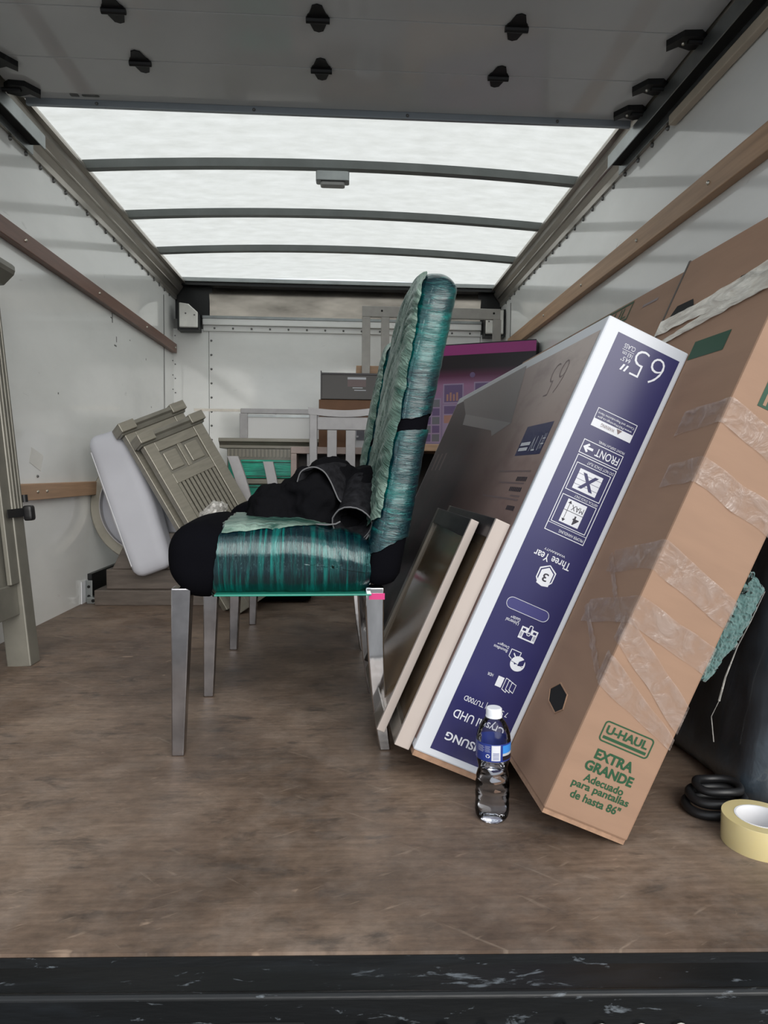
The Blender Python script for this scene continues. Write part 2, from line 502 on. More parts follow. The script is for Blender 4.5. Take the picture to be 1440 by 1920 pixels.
    def mesh(s, name, mat, smooth=False, recalc=True, angle=35):
        me = bpy.data.meshes.new(name)
        me.from_pydata([tuple(v) for v in s.v], [], s.f)
        if recalc:
            bm = bmesh.new(); bm.from_mesh(me)
            bmesh.ops.recalc_face_normals(bm, faces=bm.faces)
            bm.to_mesh(me); bm.free()
        me.materials.append(MATS[mat])
        if smooth:
            me.polygons.foreach_set('use_smooth', [True]*len(me.polygons))
            me.set_sharp_from_angle(angle=R(angle))
        me.update()
        return me
    def build(s, name, mat, parent=None, smooth=False, bevel=0, recalc=True, angle=35, seg=2):
        return link(name, s.mesh(name, mat, smooth, recalc, angle), parent, bevel, seg)
def link(name, me, parent=None, bevel=0, seg=2):
    o = bpy.data.objects.new(name, me)
    COL.objects.link(o)
    if parent: o.parent = parent
    if bevel:
        b = o.modifiers.new('bevel', 'BEVEL'); b.width = bevel; b.segments = seg; b.limit_method = 'ANGLE'; b.angle_limit = R(40)
    return o
def tag(o, label=None, cat=None, group=None, kind=None):
    if label: o['label'] = label
    if cat: o['category'] = cat
    if group: o['group'] = group
    if kind: o['kind'] = kind
    return o
def empty(name, loc=(0, 0, 0), mat=None):
    o = bpy.data.objects.new(name, None)
    COL.objects.link(o)
    o.empty_display_size = 0.05
    if mat is not None: o.matrix_world = mat
    else: o.location = loc
    return o
def frame(o, lean, yaw_):
    m = Matrix.Rotation(R(yaw_), 4, 'Z') @ Matrix.Rotation(R(lean), 4, 'Y')
    m.translation = Vector(o)
    return m
def axes(o, X, Y, Z):
    m = Matrix((X, Y, Z)).transposed().to_4x4()
    m.translation = Vector(o)
    return m
def copy_tree(o, parent=None):
    c = o.copy(); COL.objects.link(c); c.parent = parent
    if parent: c.matrix_parent_inverse = o.matrix_parent_inverse
    for ch in o.children: copy_tree(ch, c)
    return c

TEXT = {}
def text_geo(body, bold=0.0):
    key = (body, bold)
    if key in TEXT: return TEXT[key]
    cu = bpy.data.curves.new('t', 'FONT'); cu.body = body; cu.size = 1.0; cu.offset = bold
    cu.resolution_u = 3; cu.fill_mode = 'FRONT' if hasattr(cu, 'fill_mode') else cu.fill_mode
    o = bpy.data.objects.new('t', cu); COL.objects.link(o)
    dg = bpy.context.evaluated_depsgraph_get()
    me = bpy.data.meshes.new_from_object(o.evaluated_get(dg))
    vs = [v.co.copy() for v in me.vertices]; fs = [tuple(p.vertices) for p in me.polygons]
    bpy.data.objects.remove(o, do_unlink=True); bpy.data.meshes.remove(me); bpy.data.curves.remove(cu)
    x0 = min(v.x for v in vs); x1 = max(v.x for v in vs); y0 = min(v.y for v in vs); y1 = max(v.y for v in vs)
    TEXT[key] = (vs, fs, x0, x1, y0, y1)
    return TEXT[key]
def lettering(parent, body, box, origin, xd, yd, mat, bold=0.0, name='lettering'):
    """body stretched into box=(u0,u1,v0,v1) in the plane origin + u*xd + v*yd (read with xd right, yd up)"""
    vs, fs, x0, x1, y0, y1 = text_geo(body, bold)
    u0, u1, v0, v1 = box
    O, X, Y = Vector(origin), Vector(xd), Vector(yd)
    out = [O + X*(u0+(v.x-x0)/(x1-x0)*(u1-u0)) + Y*(v0+(v.y-y0)/(y1-y0)*(v1-v0)) for v in vs]
    return MB().add(out, fs).build(name, mat, parent, recalc=False)
class Decal:
    """flat print laid a hair proud of a flat face: origin, reading-right, reading-up, outward normal"""
    def __init__(s, parent, origin, xd, yd, nd):
        s.p, s.o, s.x, s.y, s.n = parent, Vector(origin), Vector(xd), Vector(yd), Vector(nd)
    def pt(s, u, v, h): return s.o + s.x*u + s.y*v + s.n*h
    def poly(s, pts, mat, h=0.0006, name='printed_panel'):
        n = len(pts)
        return MB().add([s.pt(u, v, h) for u, v in pts], [tuple(range(n))]).build(name, mat, s.p, recalc=False)
    def rect(s, u0, u1, v0, v1, mat, h=0.0006, name='printed_panel'):
        return s.poly([(u0, v0), (u1, v0), (u1, v1), (u0, v1)], mat, h, name)
    def outline(s, u0, u1, v0, v1, w, mat, h=0.0009, name='printed_border'):
        m = MB()
        for a, b, c, d in ((u0, u1, v0, v0+w), (u0, u1, v1-w, v1), (u0, u0+w, v0+w, v1-w), (u1-w, u1, v0+w, v1-w)):
            m.add([s.pt(*q, h) for q in ((a, c), (b, c), (b, d), (a, d))], [(0, 1, 2, 3)])
        return m.build(name, mat, s.p, recalc=False)
    def many(s, polys, mat, h=0.0009, name='printed_mark'):
        m = MB()
        for pts in polys:
            m.add([s.pt(u, v, h) for u, v in pts], [tuple(range(len(pts)))])
        return m.build(name, mat, s.p, recalc=False)
    def text(s, body, u0, u1, v0, v1, mat, bold=0.0, h=0.0010):
        return lettering(s.p, body, (u0, u1, v0, v1), s.o+s.n*h, s.x, s.y, mat, bold)
def rr(u0, u1, v0, v1, r, n=5):
    pts = []
    for cx, cy, a0 in ((u1-r, v0+r, -90), (u1-r, v1-r, 0), (u0+r, v1-r, 90), (u0+r, v0+r, 180)):
        pts += [(cx+r*math.cos(R(a0+90*i/n)), cy+r*math.sin(R(a0+90*i/n))) for i in range(n+1)]
    return pts
def circ(cx, cy, r, n=24, a0=0, a1=360):
    return [(cx+r*math.cos(R(a0+(a1-a0)*i/n)), cy+r*math.sin(R(a0+(a1-a0)*i/n))) for i in range(n+(0 if a1-a0 == 360 else 1))]

# ------------------------------------------------------------------ the truck body
XL, XR, YB, YF = -1.25, 1.10, 0.85, 4.85
ZR = 1.95
def sill_y(x): return 0.843-0.027*x
fl = MB()
fl.hexa([(XL, sill_y(XL), -0.04), (XR, sill_y(XR), -0.04), (XR, 4.9, -0.04), (XL, 4.9, -0.04)],
        [(XL, sill_y(XL), 0), (XR, sill_y(XR), 0), (XR, 4.9, 0), (XL, 4.9, 0)])
tag(fl.build('floor', 'worn plywood'), 'worn brown plywood deck of the truck box, scratched and stained', kind='structure')
gr = MB().add([(-30, -30, -0.86), (30, -30, -0.86), (30, 30, -0.86), (-30, 30, -0.86)], [(0, 1, 2, 3)])
tag(gr.build('ground', 'asphalt', recalc=False), 'grey asphalt below and behind the truck', kind='structure')

wl = MB().box(XL-0.05, XL, YB-0.03, 4.95, -0.05, 2.02)
wall_left = tag(wl.build('wall_left', 'white wall panel'), 'glossy white left side wall of the truck box', kind='structure')
wr = MB().box(XR, XR+0.05, YB-0.03, 4.95, -0.05, 2.02)
wall_right = tag(wr.build('wall_right', 'white wall panel'), 'glossy white right side wall of the truck box', kind='structure')
wf = MB().box(XL, XR, YF+0.012, YF+0.05, 0, 1.70)
wall_front = tag(wf.build('wall_front', 'dark rivet'), 'white riveted front wall of the truck box', kind='structure')
for x0, x1 in ((XL, -1.004), (-1.0, 0.936), (0.94, XR)):
    MB().box(x0, x1, YF, YF+0.012, 0, 1.63).build('wall_panel', 'white wall panel', wall_front)
hd = MB().box(-1.04, 0.94, YF-0.03, YF+0.012, 1.655, 1.70).box(-1.04, 0.94, YF-0.012, YF+0.012, 1.615, 1.655)
hd.build('header_strip', 'white wall panel', wall_front, bevel=0.004)
MB().box(-1.04, 0.94, YF-0.034, YF+0.012, 1.70, 1.718).build('header_cap', 'galvanised', wall_front)
al = MB()
def alu(u, v):
    x = -1.0+u*1.94
    edge = 0.05*(1-min(1, u/0.02)) if u < 0.02 else 0
    return (x - 0.018*v*v*(1 if u < 0.5 else -1)*(1 if (u < 0.02 or u > 0.98) else 0), YF+0.02+0.05*v, 1.715+v*0.23)
al.grid(alu, 50, 4)
al.build('aluminium_panel', 'bright aluminium', wall_front, smooth=True)
bk = MB().box(XL, XR, YF+0.09, YF+0.10, 1.69, 2.0)
bk.build('nose_backing', 'black steel', wall_front)
for sx, x0, x1 in ((1, XL, -0.99), (-1, 0.93, XR)):
    MB().box(x0, x1, YF+0.06, YF+0.075, 1.70, 1.95).build('corner_gusset', 'black steel', wall_front)
# top strip where the roof meets the nose
MB().box(XL+0.05, XR-0.05, YF-0.02, YF+0.10, 1.955, 1.985).build('nose_rail', 'galvanised', wall_front, bevel=0.004)
MB().box(XL+0.05, XR-0.05, YF-0.005, YF+0.10, 1.935, 1.955).build('nose_lip', 'black steel', wall_front)
# rivets
rv = MB()
for z in [0.15+0.1*i for i in range(15)]:
    rv.ball((-0.985, YF-0.001, z), 0.008, 5); rv.ball((0.92, YF-0.001, z), 0.008, 5)
    rv.ball((XL+0.012, YF-0.001, z+0.03), 0.005, 5)
for i in range(15):
    rv.ball((-0.96+i*0.13, YF-0.014, 1.635), 0.0075, 5)
rv.ball((-0.53, YF, 1.05), 0.012, 5); rv.ball((-0.37, YF, 1.065), 0.012, 5)
tag(rv.build('rivets', 'dark rivet', wall_front, smooth=True), kind='stuff')
for wall, sx, x in ((wall_left, 1, XL), (wall_right, -1, XR)):
    rv = MB()
    for i in range(28):
        rv.ball((x+sx*0.002, 1.5+i*0.12, 1.835), 0.009, 5)
    for i in range(12):
        rv.ball((x+sx*0.001, 4.82, 0.3+i*0.1), 0.005, 5)
    tag(rv.build('rivets', 'dark rivet', wall, smooth=True), kind='stuff')
    # wall sheet joint strip
    MB().box(*sorted((x, x+sx*0.004)), 4.60, 4.606, 0, 1.80).build('joint_bead', 'dark rivet', wall)

# corner lamp covers
for sx, xc in ((1, -1.115), (-1, 1.015)):
    m = axes((xc, 4.74, 1.70), Vector((sx, 0, 0)), Vector((0, sx, 0)), Vector((0, 0, 1)))
    t = empty('marker_light_cover', mat=m)
    o = [(-0.065, -0.085), (0.062, -0.085), (0.062, 0.02), (0.0, 0.075), (-0.065, 0.085)]
    def inset(k): return [(u*k, w*k) for u, w in o]
    MB().prism([(u*1.14-0.006, w*1.12-0.004) for u, w in o], 'y', 0.006*sx, 0.10*sx).build('housing', 'black steel', t)
    MB().prism(o, 'y', -0.012*sx, 0.006*sx).build('cover_plate', 'brushed plate', t, bevel=0.006)
    for u, w in ((-0.02, 0.01), (0.04, 0.0)):
        MB().ball((u, -0.012*sx, w), 0.006, 5).build('screw', 'dark rivet', t, smooth=True)
    tag(t, 'pale metal marker light cover in the %s upper corner of the front wall' % ('left' if sx > 0 else 'right'), 'light cover')

# roof: translucent sheet on arched bows
XC, HW = (XL+XR)/2, (XR-XL)/2
def arch(x): return 0.042*(1-((x-XC)/HW)**2)
rf = MB().grid(lambda u, v: (XL+u*(XR-XL), YB+v*(4.95-YB), ZR+0.035+arch(XL+u*(XR-XL))), 24, 16)
ceiling = tag(rf.build('ceiling', 'translucent fibreglass', smooth=True), 'translucent white fibreglass truck roof letting daylight in', kind='structure')
for y in (1.35, 1.93, 2.515, 3.10, 3.665, 4.235):
    b = MB()
    n = 24; prof = [(-0.024, 0.034), (0.024, 0.034), (0.019, 0.0), (-0.019, 0.0)]
    vs = []
    for i in range(n+1):
        x = XL+0.06+(XR-XL-0.12)*i/n
        vs += [(x, y+p, ZR-0.003+q+arch(x)) for p, q in prof]
    fs = [(i*4+k, i*4+(k+1) % 4, i*4+4+(k+1) % 4, i*4+4+k) for i in range(n) for k in range(4)]
    fs += [(0, 1, 2, 3), (n*4+3, n*4+2, n*4+1, n*4)]
    b.add(vs, fs)
    b.build('roof_bow', 'bow steel', ceiling, smooth=True)
# side roof rails and the channels the door rollers run in
for sx, x, side in ((1, XL, 'left'), (-1, XR, 'right')):
    P = [(0, 1.845), (0.012, 1.845), (0.014, 1.87), (0.055, 1.925), (0.062, 1.945), (0.085, 1.945), (0.085, 1.958), (0.068, 1.985), (0, 1.99)]
    m = MB().prism([(x+sx*u, w) for u, w in P], 'y', YB, 4.9)
    # fine bead along the slope
    m.tube([(x+sx*0.036, YB, 1.897), (x+sx*0.036, 4.86, 1.897)], 0.006, 6)
    r = tag(m.build('trim_1' if sx > 0 else 'trim_2', 'rail aluminium'), 'aluminium roof edge rail along the top of the %s wall' % side, kind='structure')
    ch = MB()
    xa = x+sx*0.10 if sx < 0 else x+sx*0.03
    xa = x+sx*0.018
    ch.box(*sorted((xa+sx*0.046, xa+sx*0.05)), YB, 2.72, 1.862, 1.912)
    ch.box(*sorted((xa, xa+sx*0.004)), YB, 2.72, 1.840, 1.91)
    ch.build('roller_track', 'galvanised', r)
    MB().box(*sorted((xa+sx*0.004, xa+sx*0.046)), YB, 2.70, 1.868, 1.905).build('track_groove', 'hole dark', r)
    MB().box(*sorted((x+sx*0.005, x+sx*0.03)), YB, 2.28, 1.812, 1.845).build('backing_strip', 'cream strip', r, bevel=0.003) if sx < 0 else None
# dome lamp on the first visible bow
t = empty('roof_lamp', (-0.085, 3.10, ZR-0.006))
MB().prism(rr(-0.075, 0.075, -0.028, 0.028, 0.012), 'z', -0.012, 0.03).build('lamp_base', 'galvanised', t, bevel=0.003)
MB().prism(rr(-0.055, 0.055, -0.020, 0.020, 0.012), 'z', -0.030, -0.012).build('lamp_lens', 'lamp lens', t, bevel=0.004)
tag(t, 'small grey cargo lamp fixed to the middle of a roof bow', 'lamp')

# wooden rub rails on the walls
def rub_rail(name, x0, x1, y0, y1, z0, z1, mat, label, bolts, side):
    o = tag(MB().box(x0, x1, y0, y1, z0, z1).build(name, mat, bevel=0.003), label, kind='structure')
    for y in bolts:
        MB().ball((x1 if side > 0 else x0, y, (z0+z1)/2), 0.007, 5).build('bolt', 'bolt steel', o, smooth=True)
rub_rail('trim_3', XL, XL+0.032, YB, 4.82, 1.452, 1.515, 'red brown rail', 'reddish brown wooden rub rail high on the left wall', (2.62, 3.36, 4.12, 4.78), 1)
rub_rail('trim_4', XL, XL+0.03, YB, 4.3, 0.508, 0.572, 'pine rail', 'pale wooden rub rail low on the left wall', (2.76, 2.68, 3.6), 1)
rub_rail('trim_5', XR-0.032, XR, YB, 4.55, 1.468, 1.545, 'tan rail', 'tan wooden rub rail high on the right wall', (2.0, 2.5, 3.1, 3.7), -1)
# black kick plate and brackets at the foot of the left wall
kp = tag(MB().box(XL, XL+0.02, 3.24, 4.85, 0, 0.13).build('trim_6', 'black steel'), 'black kick plate along the foot of the left wall', kind='structure')
t = empty('corner_bracket', (XL+0.02, 3.20, 0))
MB().box(-0.018, -0.014, -0.045, 0.03, 0.0, 0.105).build('side_leaf', 'white plastic', t)
MB().box(-0.014, 0.018, -0.003, 0.0, 0.0, 0.105).build('front_leaf', 'galvanised', t, bevel=0.002)
for z in (0.03, 0.075):
    MB().prism(circ(0.002, z, 0.007, 10), 'y', -0.006, -0.0035).build('bolt_hole', 'hole dark', t)
tag(t, 'small galvanised angle bracket screwed at the foot of the left wall', 'bracket')
t = empty('floor_bracket', (-1.195, 3.16, 0))
MB().box(-0.03, 0.022, 0, 0.05, 0.0, 0.03).build('plate', 'galvanised', t, bevel=0.002)
MB().prism(circ(0.0, 0.015, 0.008, 10), 'y', -0.002, 0.0).build('bolt_hole', 'hole dark', t)
tag(t, 'small galvanised cleat on the floor beside the table plinth', 'bracket')
# sticker and screw on the left wall
o = MB().hexa([(XL+0.0006, 2.68, 0.655), (XL+0.0006, 2.775, 0.62), (XL+0.0006, 2.80, 0.685), (XL+0.0006, 2.70, 0.715)],
              [(XL+0.0012, 2.68, 0.655), (XL+0.0012, 2.775, 0.62), (XL+0.0012, 2.80, 0.685), (XL+0.0012, 2.70, 0.715)]).build('wall_sticker', 'paper tag')
tag(o, 'worn white paper sticker on the left wall above the low rail', 'sticker')
MB().ball((XL+0.002, 2.745, 0.60), 0.006, 5).build('screw', 'dark rivet', wall_left, smooth=True)
# scuffs on the left wall
sc = MB()
for y, z, dy, dz in ((3.62, 1.40, 0.012, 0.05), (3.68, 1.31, 0.01, 0.03), (3.65, 1.285, 0.035, 0.008), (3.60, 1.42, 0.02, 0.006), (3.9, 1.36, 0.012, 0.006), (4.2, 1.30, 0.008, 0.012), (4.3, 1.02, 0.01, 0.01), (2.95, 0.95, 0.008, 0.008)):
    sc.box(XL, XL+0.0008, y, y+dy, z, z+dz)
sc.build('scuff_marks', 'dark rivet', wall_left)

# ------------------------------------------------------------------ rear sill
sl = MB()
def sill_prism(m, poly):
    """profile of (dy, z) swept along x following the sill line"""
    n = len(poly)
    vs = [(x, sill_y(x)+dy, z) for x in (XL-0.05, XR+0.05) for dy, z in poly]
    fs = [tuple(range(n)), tuple(range(2*n-1, n-1, -1))]+[(i, (i+1) % n, n+(i+1) % n, n+i) for i in range(n)]
    return m.add(vs, fs)
sill_prism(sl, [(0.0, -0.004), (-0.014, -0.009), (-0.052, -0.011), (-0.060, -0.006), (-0.066, -0.010), (-0.068, -0.13), (0.0, -0.13)])
sill = tag(sl.build('trim_7', 'scuffed black paint', bevel=0.002), 'scuffed black steel sill across the rear of the truck bed', kind='structure')
bp = MB(); sill_prism(bp, [(-0.05, -0.13), (-0.25, -0.13), (-0.25, -0.20), (-0.05, -0.20)])
bumper = tag(bp.build('trim_8', 'scuffed black paint', bevel=0.003), 'black steel step below the rear sill', kind='structure')
for x0, x1 in ((-0.262, -0.172), (-0.140, -0.050)):
    MB().hexa([(x0, sill_y(x0)-0.0692, -0.052), (x1, sill_y(x1)-0.0692, -0.052), (x1, sill_y(x1)-0.060, -0.052), (x0, sill_y(x0)-0.060, -0.052)],
              [(x0, sill_y(x0)-0.0690, -0.040), (x1, sill_y(x1)-0.0690, -0.040), (x1, sill_y(x1)-0.060, -0.040), (x0, sill_y(x0)-0.060, -0.040)]).build('sill_slot', 'hole dark', sill)
for i in range(9):
    x = 0.02+i*0.049
    p = [(x+0.0065*math.cos(R(a_)), sill_y(x)-0.0715, -0.050+0.0065*math.sin(R(a_))) for a_ in range(0, 360, 30)]
    MB().tube(p, 0.0022, 6, closed=True).build('sill_stud', 'scuffed black paint' if i < 6 else 'bolt steel', sill, smooth=True)

# ------------------------------------------------------------------ the raised roller door
door = empty('roller_door', (0, 0, 0))
DX0, DX1, DZ = -1.165, 1.035, 1.93
seams = [2.485-0.2425*i for i in range(7)]
for i in range(6):
    y1, y0 = seams[i]-0.0015, seams[i+1]+0.0015
    MB().box(DX0, DX1, y0, y1, DZ, DZ+0.018).build('door_panel', 'door laminate', door, bevel=0.002)
MB().box(DX0+0.02, DX1-0.01, 2.484, 2.50, DZ-0.022, DZ+0.02).build('edge_seal', 'door edge steel', door, bevel=0.002)
for x in (-0.9, -0.35, 0.2, 0.75):
    MB().ball((x, 2.483, DZ-0.012), 0.006, 5).build('screw', 'dark rivet', door, smooth=True)
leaf = [(-0.031, -0.008), (0.031, -0.008), (0.030, 0.012), (0.024, 0.020), (0.014, 0.052), (0.0, 0.058), (-0.014, 0.052), (-0.024, 0.020), (-0.030, 0.012)]
hm = MB().prism([(u, w) for u, w in leaf], 'z', -0.005, 0.0).prism([(u, -w) for u, w in leaf], 'z', -0.0045, -0.0005)
hm.tube([(-0.034, 0, -0.008), (0.034, 0, -0.008)], 0.009, 8)
hmesh = hm.mesh('hinge', 'black iron hinge')
for y in seams[1:6]:
    for x in (-0.675, -0.10, 0.477):
        h = link('hinge', hmesh, door); h.location = (x, y, DZ)
bm_ = MB().prism([(-0.03, -0.02), (0.02, -0.025), (0.045, -0.005), (0.05, 0.03), (0.015, 0.045), (-0.025, 0.03), (-0.05, 0.055), (-0.062, 0.03)], 'z', -0.018, 0.0)
bm_.tube([(-0.01, 0.0, -0.02), (0.07, 0.0, -0.02)], 0.007, 8)
bm_.lathe([(0.001, -0.006), (0.022, -0.006), (0.022, 0.006), (0.001, 0.006)], 14, (0, 0, 0))
bmesh_r = bm_.mesh('roller_bracket', 'black iron hinge')
for y in seams[1:6]+[2.40]:
    for x, sx in ((1.0, 1), (-1.13, -1)):
        h = link('roller_bracket', bmesh_r, door); h.location = (x, y, DZ); h.scale = (sx, 1, 1)
        if sx > 0:
            MB().ball((x-0.02, y+0.01, DZ-0.02), 0.006, 5).build('bolt', 'bolt steel', door, smooth=True)
d = Decal(door, (-0.98, 2.445, DZ), (1, 0, 0), (0, 1, 0), (0, 0, -1))
d.many([rr(0, 0.03, 0, 0.02, 0.004), rr(0.04, 0.10, 0.003, 0.018, 0.006)], 'dark rivet', name='maker_mark')
tag(door, 'grey laminated roller door parked overhead with black hinges', 'roller door')

# ------------------------------------------------------------------ dining chairs in green stretch film
def seat_shape(off, nz, wrinkle):
    c = (-0.165, 1.665, 0.432)
    def df(p, u, n):
        q = p + n*off
        t = max(0.0, 1-((p.x+0.165)/0.235)**2)*max(0.0, 1-((p.y-1.665)/0.235)**2)
        if p.z > 0.45: q.z += 0.022*t
        # front edge is plump, the seat dips a little toward the back
        q.z += -0.030*max(0, (p.x+0.10)/0.2)*(1 if p.z > 0.43 else 0)
        if p.x < -0.3: q.z += 0.012*(p.z-0.432)/0.07
        q.x += 0.022*max(0.0, min(1.0, (-0.28-p.x)/0.11))*max(0.0, min(1.0, (0.44-p.z)/0.07))**2
        if wrinkle:
            a = noise.noise(Vector((p.x*70+3*noise.noise(Vector((p.x*9, p.y*5, p.z*9))), p.y*7, p.z*7)))
            b = noise.noise(Vector((p.x*28, p.y*12, p.z*12+5)))
            q += n*(0.0022*a+0.0016*b)
        return q
    return c, (0.46, 0.455, 0.138), 0.055, df
def back_cx(z): return 0.075+0.175*(z-0.40)
def back_shape(off, wrinkle):
    c = (0, 1.665, 0.733)
    def df(p, u, n):
        q = p + n*off
        yy = abs(p.y-1.665)/0.2275
        top = max(0.0, (p.z-0.85)/0.23)
        q.z -= 0.055*(yy**4)*top
        q.x = q.x*(1+0.12*max(0, 0.5-abs(p.z-0.9)*2)) + back_cx(p.z)
        q.x += 0.018*math.sin(max(0, min(1, (p.z-0.4)/0.6))*math.pi)*(1-yy*yy)*(1 if u.x < 0 else 0.3)*-0.4
        if wrinkle:
            s = p.z + 0.5*(p.y-1.665)*(1 if u.x < -0.5 else 0.2)
            a = noise.noise(Vector((p.x*9, p.y*8, s*75+3*noise.noise(Vector((p.x*7, p.y*7, p.z*10))))))
            b = noise.noise(Vector((p.x*9+4, p.y*10, s*30)))
            q += n*(0.0016*a+0.0012*b)*wrinkle
        return q
    return c, (0.078, 0.455, 0.71), 0.034, df
def leg_geo(top, bot, wt, wb, mid=None):
    pts = [top, mid, bot] if mid else [top, bot]
    m = MB(); vs = []
    n = 10
    for i in range(n+1):
        t = i/n
        if mid:
            p = Vector(top)*(1-t)**2 + Vector(mid)*2*t*(1-t) + Vector(bot)*t*t
        else:
            p = Vector(top).lerp(Vector(bot), t)
        w = wt+(wb-wt)*t
        vs += [(p.x-w/2, p.y-w/2, p.z), (p.x+w/2, p.y-w/2, p.z), (p.x+w/2, p.y+w/2, p.z), (p.x-w/2, p.y+w/2, p.z)]
    fs = [(i*4+k, i*4+(k+1) % 4, i*4+4+(k+1) % 4, i*4+4+k) for i in range(n) for k in range(4)]+[(3, 2, 1, 0), (n*4, n*4+1, n*4+2, n*4+3)]
    return m.add(vs, fs)
chair = empty('dining_chair', (0, 0, 0))
c_, s_, r_, df_ = seat_shape(0, 0, False)
MB().rbox(c_, s_, r_, 22, df_).build('seat', 'black velvet', chair, smooth=True, angle=180)
def sheet(shape, n, cuts, name, mat, parent, face=None):
    """a shell cut by planes (point, normal pointing to what stays), edges pulled wavy"""
    c, sz, r, df = shape
    m = MB().rbox(c, sz, r, n, df)
    me = m.mesh(name, mat, True, True, 180)
    bm = bmesh.new(); bm.from_mesh(me)
    for co, no in cuts:
        co, no = Vector(co), Vector(no).normalized()
        bmesh.ops.bisect_plane(bm, geom=bm.verts[:]+bm.edges[:]+bm.faces[:], plane_co=co, plane_no=no, clear_inner=True)
        for v in bm.verts:
            d = (v.co-co).dot(no)
            if d < 0.02:
                w = 0.006*noise.noise(v.co*22)+0.002*noise.noise(v.co*80)
                v.co -= no*w*(1-d/0.02)
    bm.to_mesh(me); bm.free()
    me.polygons.foreach_set('use_smooth', [True]*len(me.polygons)); me.update()
    return link(name, me, parent)
sheet(seat_shape(0.0035, 0, True), 110, [((-0.288, 1.44, 0.43), (1, 0, -0.12)), ((0.048, 1.44, 0.43), (-1, 0, 0.02))], 'seat_film', 'seat film', chair)
sheet(seat_shape(0.0062, 0, True), 70, [((-0.284, 1.44, 0.43), (1, 0, -0.12)), ((0.03, 1.44, 0.43), (-1, 0, 0.02)), ((-0.12, 1.44, 0.517), (-0.12, 0.20, 1))], 'lit_loose_film', 'loose lit film', chair)  # same painted lit tone along the seat top
MB().rbox((-0.12, 1.665, 0.362), (0.34, 0.452, 0.005), 0.002, 4).build('film_hem', 'hem film', chair, smooth=True)
MB().rbox(*back_shape(0, False)[:3], 26, back_shape(0, False)[3]).build('backrest', 'black velvet', chair, smooth=True, angle=180)
sheet(back_shape(0.0035, True), 120, [((0.09, 1.44, 0.470), (-0.45, 0, 1)), ((0.13, 1.44, 0.722), (0.10, 0, -1))], 'backrest_film', 'back film', chair)
sheet(back_shape(0.0035, True), 120, [((0.13, 1.44, 0.752), (-0.10, 0, 1))], 'backrest_film', 'back film', chair)
# loose film over the front of the back, light and fold shade in its colour
fx = lambda z: back_cx(z)-0.030
sheet(back_shape(0.009, 3.2), 150, [((fx(0.5), 1.44, 0.5), (-1, 0.10, 0.175)), ((0.09, 1.44, 0.530), (0.0, 0.35, 1))], 'lit_loose_film', 'loose lit film', chair)
for y in (1.478, 1.868):
    leg_geo((-0.363, y, 0.375), (-0.374, y, 0.0), 0.042, 0.027).build('leg', 'dull chrome', chair, bevel=0.003)
    lg = leg_geo((0.058, y, 0.375), (0.086, y, 0.0), 0.042, 0.025, (0.060, y, 0.15)).build('leg', 'chrome', chair, smooth=True, bevel=0.003)
    if y < 1.6:
        MB().box(0.045, 0.080, y-0.0222, y-0.0205, 0.348, 0.362).build('sticker', 'pink sticker', lg)
tag(chair, 'nearest black dining chair with chrome legs wrapped in green stretch film', 'chair', 'film wrapped dining chairs')
def rebase(root, base):
    """put the root at the thing's base without moving the parts"""
    for ch in root.children_recursive:
        if ch.parent == root: ch.location = ch.location-Vector(base)
    root.location = base
rebase(chair, (-0.15, 1.47, 0.0))
chair.rotation_euler.z = R(2.2)
chair2 = copy_tree(chair)
chair2.location = (-0.180, 2.335, 0.0)
chair2.rotation_euler.z = R(-1.6)
chair2['label'] = 'green film wrapped dining chair standing directly behind the nearest one'

# ------------------------------------------------------------------ jacket on the seat
jk = empty('jacket', (-0.1, 1.66, 0.5))
jo = Vector((-0.1, 1.66, 0.5))
def blob(m, c, rad, seed, n=26):
    """crumpled cloth lump"""
    vs = []; fs = []
    for i in range(n+1):
        th = math.pi*i/n
        for j in range(2*n):
            ph = math.pi*j/n
            d = Vector((math.sin(th)*math.cos(ph), math.sin(th)*math.sin(ph), math.cos(th)))
            k = 1+0.16*noise.noise(d*1.9+Vector((seed, 0, 0)))+0.07*(1-abs(noise.noise(d*4.0+Vector((0, seed, 0)))))
            p = Vector((d.x*rad[0]*k, d.y*rad[1]*k, d.z*rad[2]*k))+Vector(c)-jo
            zf = 0.5-jo.z
            if p.z < zf: p.z = zf+(p.z-zf)*0.12
            vs.append(p)
    for i in range(n):
        for j in range(2*n):
            j2 = (j+1) % (2*n)
            fs.append((i*2*n+j, i*2*n+j2, (i+1)*2*n+j2, (i+1)*2*n+j))
    m.add(vs, fs)
bd = MB()
blob(bd, (-0.185, 1.665, 0.530), (0.068, 0.11, 0.066), 3.1)
blob(bd, (-0.15, 1.64, 0.545), (0.045, 0.05, 0.045), 9.1)
blob(bd, (-0.085, 1.66, 0.555), (0.085, 0.11, 0.080), 7.7)
blob(bd, (-0.045, 1.70, 0.580), (0.085, 0.10, 0.080), 12.3)
blob(bd, (0.030, 1.69, 0.560), (0.065, 0.12, 0.075), 21.9)
blob(bd, (-0.10, 1.59, 0.505), (0.15, 0.05, 0.030), 5.5)
ob = bd.build('body', 'jacket cotton', jk, smooth=True, angle=180)
rm = ob.modifiers.new('remesh', 'REMESH'); rm.mode = 'VOXEL'; rm.voxel_size = 0.006; rm.use_smooth_shade = True
sm = ob.modifiers.new('smooth', 'SMOOTH'); sm.factor = 0.5; sm.iterations = 4
tx = bpy.data.textures.new('folds', 'CLOUDS'); tx.noise_scale = 0.045; tx.noise_depth = 2
dp = ob.modifiers.new('folds', 'DISPLACE'); dp.texture = tx; dp.strength = 0.03; dp.mid_level = 0.5
